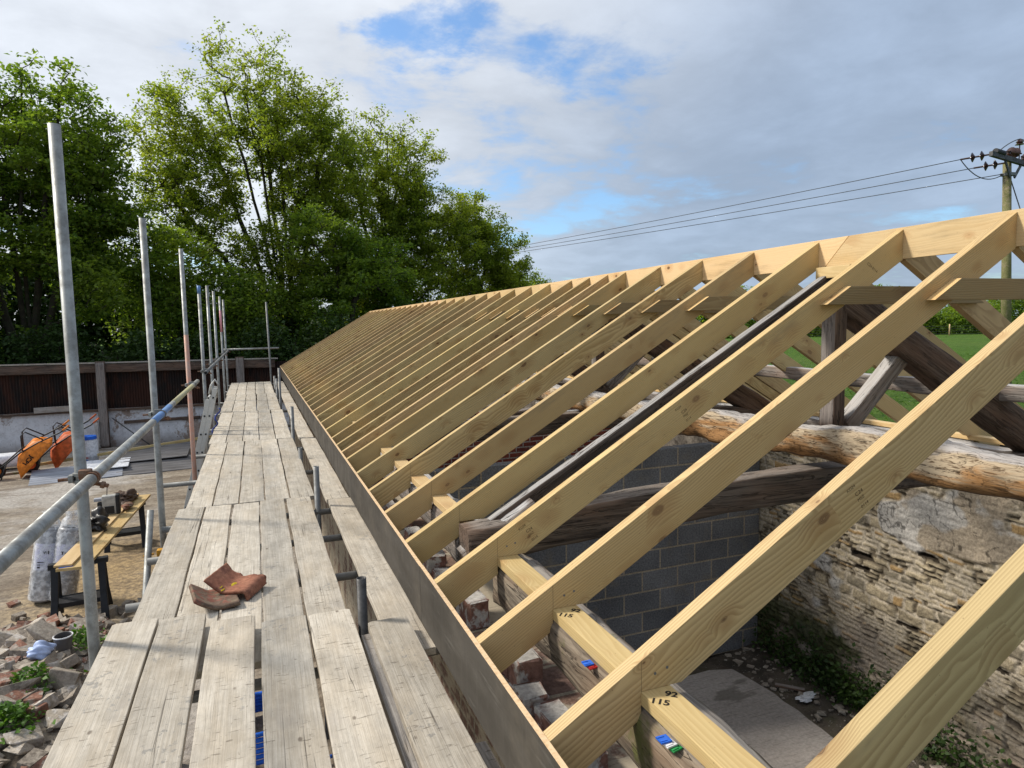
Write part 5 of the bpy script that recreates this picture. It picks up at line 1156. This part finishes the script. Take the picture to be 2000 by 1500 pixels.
def leaves(P, size, rng, up=0.3, asp=0.62):
    n = len(P); d = rng.randn(n, 3); d[:, 2] *= 0.6; d[:, 2] -= 0.15; d /= np.linalg.norm(d, axis=1)[:, None]
    nm = rng.randn(n, 3); nm[:, 2] = np.abs(nm[:, 2]) + up; s = np.cross(d, nm); s /= np.linalg.norm(s, axis=1)[:, None] + 1e-9; nn = np.cross(s, d)
    L = (size * rng.uniform(0.6, 1.3, n))[:, None]; W = L * asp * 0.5
    a = P; b = P + d * L * 0.45 + s * W + nn * L * 0.10; c = P + d * L; e_ = P + d * L * 0.45 - s * W + nn * L * 0.10
    V = np.stack([a, b, c, e_], 1).reshape(-1, 3); return np_mesh('leaves', V, np.arange(4 * n).reshape(-1, 4))
leaf_tuft('weed', (-2.22, 6.93, hz(-2.22, 6.93) + 0.02), 0.11, 0.22, 420, 0.06, 'leaf_weed', 'bright weed tuft at the bottom left of the rubble', 'weed', 1)
leaf_tuft('weed', (-2.20, 7.58, hz(-2.2, 7.58) + 0.02), 0.10, 0.18, 320, 0.06, 'leaf_weed', 'weed tuft in the middle of the rubble heap', 'weed', 2)
leaf_tuft('weed', (-2.02, 8.5, hz(-2.02, 8.5)), 0.12, 0.20, 300, 0.06, 'leaf_weed', 'weed tuft beside the nearest upright', 'weed', 3)
o = blob('plastic_bag', (-2.25, 8.08, hz(-2.25, 8.08) + 0.10), (0.13, 0.10, 0.09), 'paleblue', 'pale blue crumpled plastic bag on the rubble heap', 'plastic bag', 6, 0.5)
e = empty('plastic_pot', (-2.10, 8.28, hz(-2.1, 8.28)), 'grey open plastic pot beside the pale blue bag', 'pot')
bm = bmesh.new(); tube_bm(bm, (-2.10, 8.28, hz(-2.1, 8.28) + 0.02), (-2.09, 8.26, hz(-2.1, 8.28) + 0.20), 0.075, 0.09, 20, True, True); link('pot_body', bm_mesh(bm, 'pot_body'), 'fibredark', e)
bm = bmesh.new()
for i in range(20):
    a0, a1 = 2 * math.pi * i / 20, 2 * math.pi * (i + 1) / 20
    tube_bm(bm, (-2.09 + 0.09 * math.cos(a0), 8.26 + 0.09 * math.sin(a0), hz(-2.1, 8.28) + 0.20), (-2.09 + 0.09 * math.cos(a1), 8.26 + 0.09 * math.sin(a1), hz(-2.1, 8.28) + 0.20), 0.007, seg=6)
link('pot_rim', bm_mesh(bm, 'pot_rim'), 'white', e)
# debris inside the barn
for mt_, seed in (('rockgrey', 1), ('concrete', 2)):
    rnd = random.Random(seed); bm = bmesh.new()
    for _ in range(110):
        x = rnd.uniform(4.75, 5.3); y = rnd.uniform(1.2, 6.0); s_ = abs(rnd.gauss(0, 0.013)) + 0.006
        rock_bm(bm, (x, y, FLOOR + 0.0 + 0.06 * max(0, (x - 4.8) / 0.5) ** 2), (s_ * 1.6, s_, s_ * 0.5), Matrix.Rotation(rnd.uniform(0, 6), 3, 'Z'), rnd, 0.5)
    o = link('debris', bm_mesh(bm, 'debris'), mt_); o['kind'] = 'stuff'
rng = np.random.RandomState(5); n = 2600
P = np.stack([5.30 - np.abs(rng.randn(n)) * 0.09, 4.6 + rng.randn(n) * 0.75, FLOOR + 0.05 + np.abs(rng.randn(n)) * 0.22], -1); P = P[(P[:, 1] < 6.0)]
o = link('moss', leaves(P, 0.05, rng, 0.3), 'leaf_dark'); o['kind'] = 'stuff'
o = blob('plastic_scrap', (4.98, 4.95, FLOOR + 0.03), (0.10, 0.05, 0.02), 'white', 'torn pale plastic scrap on the dirt beside the concrete floor', 'scrap', 15, 0.8)
o = timber('wood_scrap', (4.86, 5.25, FLOOR + 0.03), (5.06, 5.05, FLOOR + 0.03), 0.05, 0.02, 'oakbrown'); tag(o, 'brown wood scrap on the dirt by the concrete floor', 'scrap')

# ================================================================== UTILITY POLE, FIELD FENCE
e = empty('utility_pole', (24.05, 15.35, -2.6), 'wooden utility pole with dark insulators standing in the field', 'utility pole')
PT = Vector((24.40, 15.88, 5.22)); PB = Vector((24.05, 15.35, -2.8))
tube('pole', PB, PT, 0.165, 'polewood', e, 16, False, 0.125)
wdir = Vector((-8.3, 24.0, 0)).normalized(); cdir = Vector((1, 0.05, -0.10)).normalized(); top = PT
arm = top + Vector((0, -0.20, 0.02)); E0 = arm - cdir * 1.15; E2 = arm - cdir * 0.42 + Vector((0, 0, -0.16))
timber('crossarm', E0 - cdir * 0.08, arm + cdir * 1.2, 0.12, 0.16, 'blacktube', e)
for sx in (-1, 1): timber('bracket', top + Vector((0.10 * sx, -0.19, -0.55)), arm + cdir * 0.45 * sx + Vector((0, 0, -0.06)), 0.04, 0.09, 'blacktube', e)
timber('top_plate', top + Vector((-0.16, -0.05, -0.42)), top + Vector((0.20, -0.05, -0.42)), 0.32, 0.10, 'steel', e)
def insul(p, d):
    bm = bmesh.new(); d = Vector(d).normalized()
    for k in range(2):
        q = p + d * (0.30 + 0.27 * k); tube_bm(bm, q - d * 0.07, q, 0.045, 0.165, 16, False); tube_bm(bm, q, q + d * 0.05, 0.165, 0.06, 16, False)
    tube_bm(bm, p, p + d * 0.92, 0.03, seg=8); link('insulator', bm_mesh(bm, 'insulator'), 'porcelain', e)
insul(E0, wdir); insul(E2, wdir); insul(arm - cdir * 0.40 + Vector((0, 0, 0.22)), Vector((0.9, 0.1, 0.02))); insul(arm + cdir * 0.45 + Vector((0, 0, 0.20)), Vector((0.9, 0.1, 0.0)))
timber('strap', E2 + Vector((0, 0, -0.02)), E2 + Vector((0, 0.0, 0.18)), 0.05, 0.05, 'blacktube', e)
bm = bmesh.new(); tube_bm(bm, arm - cdir * 1.0 + Vector((0, 0, 0.12)), arm - cdir * 0.55 + Vector((0, 0, 0.12)), 0.10, seg=12); link('fuse', bm_mesh(bm, 'fuse'), 'black', e)
bm = bmesh.new(); p = arm + cdir * 0.32; tube_bm(bm, p, p + Vector((0, 0, 0.62)), 0.02, seg=8); tube_bm(bm, p + Vector((0, 0, 0.58)), p + Vector((0, 0, 0.66)), 0.14, 0.06, 14); tube_bm(bm, p + Vector((0, 0, 0.66)), p + Vector((0, 0, 0.76)), 0.12, 0.05, 14); link('insulator', bm_mesh(bm, 'insulator'), 'porcelain', e)
wend = [E0 + wdir * 0.92, E2 + wdir * 0.92, PT + Vector((-0.14, 0.0, -0.40))]
def hang(a_, b_, sag, n=14): return [Vector(a_) * (1 - t) + Vector(b_) * t + Vector((0, 0, -sag * 4 * t * (1 - t))) for t in [k / n for k in range(n + 1)]]
path('jumper', hang(wend[0], PT + Vector((-0.14, 0, -0.40)), 0.38), 0.016, 'wire', e, 6)
path('jumper', hang(E0 + Vector((0.3, 0, 0.10)), p + Vector((0, 0, 0.77)), -0.06) + hang(p + Vector((0, 0, 0.77)), p + Vector((1.1, 0, 0.3)), -0.10)[1:], 0.016, 'wire', e, 6)
path('stay', [PT + Vector((0.13, -0.05, -0.55)), Vector((26.6, 14.6, -2.6))], 0.018, 'wire', e, 6)
far = [Vector((15.72, 40.0, 4.96)), Vector((15.72, 40.0, 4.76)), Vector((15.72, 40.0, 4.60))]
wl = ['uppermost of the three overhead wires left of the pole', 'middle of the three overhead wires left of the pole', 'lowest of the three overhead wires left of the pole']
for a_, b_, lb in zip(wend, far, wl):
    pts = []
    for k in range(31):
        t = k / 30 * 1.28; p = a_ * (1 - t) + b_ * t; p.z -= 0.10 * 4 * t * (1.28 - t) / 1.64; pts.append(p)
    o = path('overhead_wire', pts, 0.014, 'wire', None, 6); tag(o, lb, 'overhead wire', 'overhead wires')
gz = lambda x, y: float(field_z(np.array(x), np.array(y)))
fp = [(77.5, 56.2), (81.3, 54.7), (74.0, 57.6), (70.6, 59.0), (67.2, 60.4), (63.8, 61.8), (85.0, 53.2), (60.4, 63.2)]
lbs = ['pale fence post seen between the rafters at the field edge', 'pale fence post right of the tallest looking one', 'pale fence post left of the one between the rafters', 'pale field fence post behind the dark oak timber', 'pale field fence post behind the oak king post', 'pale field fence post left of the oak king post', 'pale field fence post near the right edge', 'leftmost pale field fence post']
for (x, y), lb in zip(fp, lbs):
    o = tube('fence_post', (x, y, gz(x, y) - 0.1), (x, y, gz(x, y) + 1.35), 0.07, 'ridge', None, 8, False); tag(o, lb, 'fence post', 'posts of the field fence')
o = empty('wire_fence', (77, 56, -2), 'wire mesh fence strung between pale posts along the field', 'wire fence')
for k, h in enumerate((0.2, 0.5, 0.8, 1.1)):
    path('strand', [(x, y, gz(x, y) + h) for x, y in sorted(fp)], 0.012, 'wire', o, 4)

# ================================================================== TREES
def pnoise3(P, s, seed):
    r_ = np.random.RandomState(seed); out = 0
    for k in range(5):
        d = r_.randn(3); d /= np.linalg.norm(d); out = out + np.sin(P @ d * s * (0.7 + 0.35 * k) + r_.rand() * 6.28)
    return out / 5
def grow(base, stems, blobs, n_tip, seed, r0, gap=0.0):
    """branch skeleton: tips scattered through the crown volume, each joined to the nearest wood below it."""
    rng = np.random.RandomState(seed); base = np.array(base, float)
    vol = np.array([b[3] * b[4] * b[5] for b in blobs]); vol = vol / vol.sum(); tips = []
    while len(tips) < n_tip:
        b = blobs[rng.choice(len(blobs), p=vol)]; u = rng.randn(3); u /= np.linalg.norm(u); rr = rng.rand() ** 0.42
        p = np.array(b[:3]) + u * rr * np.array(b[3:6]) * (1 + 0.16 * pnoise3((u * 3)[None], 1.0, seed + 3)[0])
        if pnoise3(p[None], 1.15, seed + 9)[0] < gap - 0.32 and rr > 0.35: continue
        if p[2] < base[2] + 0.6: continue
        tips.append(p)
    tips = np.array(tips)
    nodes = []; par = []
    for st in stems:
        st = np.array(st, float); prev = -1; n = 9
        for k in range(n + 1):
            t = k / n; p = base * (1 - t) + st * t + np.array([0.25 * (st[0] - base[0]) * math.sin(math.pi * t) * -0.5, 0, 0]) + rng.randn(3) * 0.07 * min(t * 3, 1)
            if k == 0 and nodes: prev = 0; continue
            nodes.append(p); par.append(prev); prev = len(nodes) - 1
    axis = np.array([base[0], base[1]])
    order = np.argsort(np.min(np.linalg.norm(tips[:, None] - np.array(nodes)[None], axis=2), axis=1))
    cap = len(nodes) + 4 * n_tip + 10; N = np.zeros((cap, 3)); N[:len(nodes)] = nodes; c = len(nodes); tipid = []
    for i in order:
        p = tips[i]; d = N[:c] - p; dist = np.sqrt((d ** 2).sum(1)) + 1.3 * np.clip(d[:, 2] + 0.15, 0, None)
        j = int(np.argmin(dist)); a = N[j].copy(); L = np.linalg.norm(p - a); m_ = 1 if L < 0.5 else (2 if L < 1.2 else 4); prev = j
        for k in range(1, m_ + 1):
            t = k / m_; q = a * (1 - t) + p * t; q[2] -= 0.10 * L * math.sin(math.pi * t); q += rng.randn(3) * 0.03 * L * (k < m_)
            N[c] = q; par.append(prev); prev = c; c += 1
        tipid.append(prev)
    N = N[:c]; par = np.array(par); cnt = np.zeros(c); 
    for t in tipid: cnt[t] += 1
    for i in range(c - 1, 0, -1):
        if par[i] >= 0: cnt[par[i]] += cnt[i]
    rad = np.clip(r0 * (cnt / max(cnt.max(), 1)) ** 0.46, 0.009, None)
    return N, par, rad, np.array(tipid), rng
def wood_mesh(N, par, rad, seg=5):
    i = np.where(par >= 0)[0]; a, b = N[par[i]], N[i]; d = b - a; L = np.linalg.norm(d, axis=1); ok = L > 1e-4; i, a, b, d, L = i[ok], a[ok], b[ok], d[ok], L[ok]; d /= L[:, None]
    ref = np.where(np.abs(d[:, 2:3]) > 0.9, np.array([[1.0, 0, 0]]), np.array([[0, 0, 1.0]])); u = np.cross(d, ref); u /= np.linalg.norm(u, axis=1)[:, None]; v = np.cross(d, u)
    ang = 2 * np.pi * np.arange(seg) / seg; ring = u[:, None] * np.cos(ang)[None, :, None] + v[:, None] * np.sin(ang)[None, :, None]
    ra = np.minimum(rad[par[i]], rad[i] * 1.6)
    A = a[:, None] + ring * ra[:, None, None]; B = b[:, None] + ring * rad[i][:, None, None]
    V = np.concatenate([A, B], 1).reshape(-1, 3); k = np.arange(seg); base = (np.arange(len(i)) * 2 * seg)[:, None]
    Fs = np.stack([base + k, base + (k + 1) % seg, base + seg + (k + 1) % seg, base + seg + k], -1).reshape(-1, 4)
    return np_mesh('trunk', V, Fs, True)
def tree(name, base, stems, blobs, n_tip, per, size, mt, label, cat, seed, r0=0.26, spread=0.30, gap=0.0, group='trees beyond the yard wall', thin_top=None, flat=0.62):
    N, par, rad, tips, rng = grow(base, stems, blobs, n_tip, seed, r0, gap)
    e = empty(name, base, label, cat, group)
    link('trunk', wood_mesh(N, par, rad), 'bark', e)
    T = N[tips]; k = np.full(len(T), per, float)
    if thin_top is not None: k *= np.clip(1 - (T[:, 2] - thin_top[0]) / (thin_top[1] - thin_top[0]), 0.22, 1)
    k *= rng.uniform(0.5, 1.5, len(T)); k = np.maximum(k.astype(int), 2)
    C = np.repeat(T, k, 0); Pp = np.repeat(N[par[tips]], k, 0); t = rng.rand(len(C))[:, None] * 0.8
    P = C * (1 - t) + Pp * t + rng.randn(len(C), 3) * spread * np.array([1, 1, flat])
    link('crown', leaves(P, size, rng, 0.9), mt, e)
    return e
BZ = -2.75
tree('broadleaf_tree', (1.5, 33.2, BZ), [(0.2, 33, 10.5), (-1.8, 32.6, 9.0), (1.6, 33.4, 10.8), (3.6, 33, 8.8), (-3.3, 32, 6.0), (0.7, 33.5, 12.0), (-0.8, 33.2, 10.4), (2.6, 33, 10.2)],
     [(0.1, 33, 8.9, 3.9, 3.2, 4.5), (3.4, 33, 7.8, 3.0, 2.8, 3.6), (-2.6, 32.4, 6.9, 2.2, 2.4, 3.7), (1.6, 32.6, 3.8, 3.8, 3.0, 3.2)], 1700, 60, 0.145, 'leaf_spring', 'tall airy multi stemmed tree with fresh yellow green leaves, centre left', 'tree', 11, 0.26, 0.18, gap=0.02, thin_top=(6.0, 17.0))
tree('broadleaf_tree', (6.6, 35.0, BZ), [(6.2, 35, 8.5), (8.0, 35, 8.8), (5.0, 35, 7.5), (7.4, 35, 10.2), (6.8, 35, 9.6)],
     [(5.8, 35, 6.8, 3.0, 2.8, 4.2), (7.9, 35, 6.8, 2.0, 2.4, 4.3), (9.0, 35, 3.8, 2.9, 2.6, 4.2), (5.6, 34.5, 1.8, 3.2, 2.6, 3.0)], 1250, 68, 0.145, 'leaf_spring', 'leafy tree right of the tallest one, behind the roof end', 'tree', 21, 0.26, 0.18, gap=0.04, thin_top=(6.0, 14))
tree('broadleaf_tree', (11.6, 36.5, BZ), [(11.2, 36.5, 5.6), (12.8, 36.5, 5.4), (10.4, 36.5, 4.6), (13.6, 36.5, 3.6)],
     [(11.2, 36.5, 3.7, 2.3, 2.3, 4.1), (12.9, 36.5, 2.9, 2.0, 2.2, 3.8), (14.6, 37, 1.1, 1.9, 2, 2.8)], 700, 76, 0.15, 'leaf_spring', 'rightmost tall tree sloping down to the ridge', 'tree', 31, 0.22, 0.18, gap=0.10)
tree('small_tree', (16.4, 40.5, -2.6), [(16.4, 40.5, 2.4), (17.4, 40.5, 1.8)], [(16.3, 40.5, 1.0, 1.8, 1.8, 2.5), (18.0, 40.5, 0.3, 1.7, 1.5, 1.6)], 320, 34, 0.17, 'leaf_mid', 'small bushy tree just above the ridge, right of the others', 'tree', 41, 0.12, 0.26)
tree('broadleaf_tree', (-7.6, 28.6, BZ), [(-8.3, 28.6, 8.8), (-6.0, 28.4, 8.0), (-10.0, 28.8, 7.5), (-4.6, 28, 6.2), (-7.2, 28.5, 9.0)],
     [(-8.7, 28.8, 6.7, 2.9, 2.6, 4.0), (-6.2, 28.4, 6.1, 2.2, 2.3, 3.5), (-4.7, 28.2, 5.4, 1.5, 1.8, 2.6), (-5.0, 28.0, 2.6, 2.0, 2.3, 2.3), (-8.6, 28.2, 2.4, 3.2, 2.6, 3.0)], 1300, 74, 0.16, 'leaf_mid', 'dense layered green tree filling the upper left corner', 'tree', 51, 0.26, 0.21, gap=0.22, thin_top=(4.0, 13), flat=0.36)
tree('broadleaf_tree', (-12.6, 30.0, BZ), [(-12.4, 30, 7.5), (-11.0, 30, 6.5)], [(-12.4, 30, 6.4, 2.8, 2.5, 4.2), (-11.5, 29.6, 2.0, 3.2, 2.5, 3.2)], 700, 42, 0.18, 'leaf_mid', 'tree at the very left edge behind the dense one', 'tree', 61, 0.26, 0.32, gap=0.1, flat=0.4)
tree('small_tree', (-2.6, 29.4, BZ), [(-3.0, 29.4, 2.6), (-1.6, 29.5, 2.2)], [(-3.5, 29.4, 2.0, 1.9, 1.9, 2.5), (-0.9, 29.6, 0.6, 2.2, 1.9, 2.1)], 600, 48, 0.165, 'leaf_mid', 'lower tree between the two large ones behind the uprights', 'tree', 71, 0.16, 0.30, gap=0.08, flat=0.4)
tree('small_tree', (3.6, 29.6, BZ), [(3.4, 29.6, 3.4), (4.6, 29.6, 3.0)], [(3.0, 29.6, 2.4, 2.3, 2.0, 2.6), (5.6, 30.4, 1.8, 2.0, 2, 2.4)], 300, 80, 0.155, 'leaf_mid', 'bright low tree in front of the tall centre one', 'tree', 81, 0.18, 0.22, gap=0.2, flat=0.38)
def bush(x, y, rx, ry, h, n, seed, label, mt='leaf_dark', size=0.17, z0=None):
    z0 = BZ if z0 is None else z0; rng = np.random.RandomState(seed); e = empty('shrub', (x, y, z0), label, 'shrub', 'dark shrubs under the trees')
    u = rng.randn(n, 3); u /= np.linalg.norm(u, axis=1)[:, None]; u[:, 2] = np.abs(u[:, 2]); rr = rng.rand(n)[:, None] ** 0.35
    P = u * rr * np.array([rx, ry, h]) * (1 + 0.22 * pnoise3(u * 3, 1.4, seed))[:, None]; keep_ = pnoise3(P, 2.2, seed + 1) > -0.28; P = P[keep_] + np.array([x, y, z0]); 
    bm = bmesh.new(); 
    for k in range(5): tube_bm(bm, (x + 0.1 * k - 0.2, y, z0), (x + rx * rng.uniform(-.5, .5), y + ry * rng.uniform(-.4, .4), z0 + h * 0.75), 0.05, 0.015, 6)
    link('stem', bm_mesh(bm, 'stem'), 'bark', e); link('foliage', leaves(P, size, rng, 0.6), mt, e)
    return e
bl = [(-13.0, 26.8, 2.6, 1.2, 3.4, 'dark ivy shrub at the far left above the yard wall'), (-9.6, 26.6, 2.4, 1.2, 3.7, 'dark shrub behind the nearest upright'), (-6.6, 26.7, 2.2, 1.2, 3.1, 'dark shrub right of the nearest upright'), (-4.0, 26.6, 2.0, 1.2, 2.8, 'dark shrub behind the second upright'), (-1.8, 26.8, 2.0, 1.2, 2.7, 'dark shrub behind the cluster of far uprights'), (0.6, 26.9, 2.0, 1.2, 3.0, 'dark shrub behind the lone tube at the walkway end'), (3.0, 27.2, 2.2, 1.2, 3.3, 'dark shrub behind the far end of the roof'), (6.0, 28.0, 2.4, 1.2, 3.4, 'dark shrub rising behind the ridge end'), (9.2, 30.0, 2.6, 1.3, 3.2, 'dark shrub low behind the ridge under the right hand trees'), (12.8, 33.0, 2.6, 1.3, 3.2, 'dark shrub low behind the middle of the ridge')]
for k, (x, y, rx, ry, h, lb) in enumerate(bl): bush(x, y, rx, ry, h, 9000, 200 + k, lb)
o = bush(1.4, 32.4, 1.6, 1.2, 9.2, 9000, 300, 'column of dark ivy clothing the trunks of the tall centre tree', size=0.15); o.name = 'ivy'; o['category'] = 'ivy'; del o['group']
o = bush(-0.5, 32.8, 1.0, 1.0, 7.0, 6000, 302, 'narrow ivy column on the left trunks of the tall centre tree', size=0.15); o.name = 'ivy'; o['category'] = 'ivy'; del o['group']
o = bush(5.6, 33.6, 1.4, 1.0, 8.0, 6000, 301, 'ivy on the trunks of the tree right of the tallest', size=0.15); o.name = 'ivy'; o['category'] = 'ivy'; del o['group']
# the wood behind and the hedge across the field
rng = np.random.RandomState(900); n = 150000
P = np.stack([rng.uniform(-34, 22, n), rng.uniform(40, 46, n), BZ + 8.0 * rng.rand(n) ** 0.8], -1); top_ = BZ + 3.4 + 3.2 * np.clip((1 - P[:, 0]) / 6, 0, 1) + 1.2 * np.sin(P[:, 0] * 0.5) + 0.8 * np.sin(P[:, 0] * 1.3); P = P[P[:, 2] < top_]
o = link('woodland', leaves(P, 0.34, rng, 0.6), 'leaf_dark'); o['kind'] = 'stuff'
n = 80000; t = rng.rand(n); X = 20 + t * 110; Y = 80 - t * 36; off = rng.randn(n) * 1.6
P = np.stack([X + off * 0.3, Y + 4 + off, field_z(X, Y) + rng.rand(n) ** 0.9 * (4.6 + 1.2 * np.sin(X * 0.35) + 0.8 * np.sin(X * 1.1))], -1)
o = link('hedge', leaves(P, 0.42, rng, 0.6), 'leaf_mid'); tag(o, 'long green hedge across the far side of the field', 'hedge')
rng = np.random.RandomState(901); n = 30000; X = rng.uniform(8, 45, n); Y = rng.uniform(3, 30, n)
P = np.stack([X, Y, field_z(X, Y) + 0.0], -1)
o = link('grass', leaves(P, 0.14, rng, 0.0, 0.25), 'leaf_weed'); o['kind'] = 'stuff'
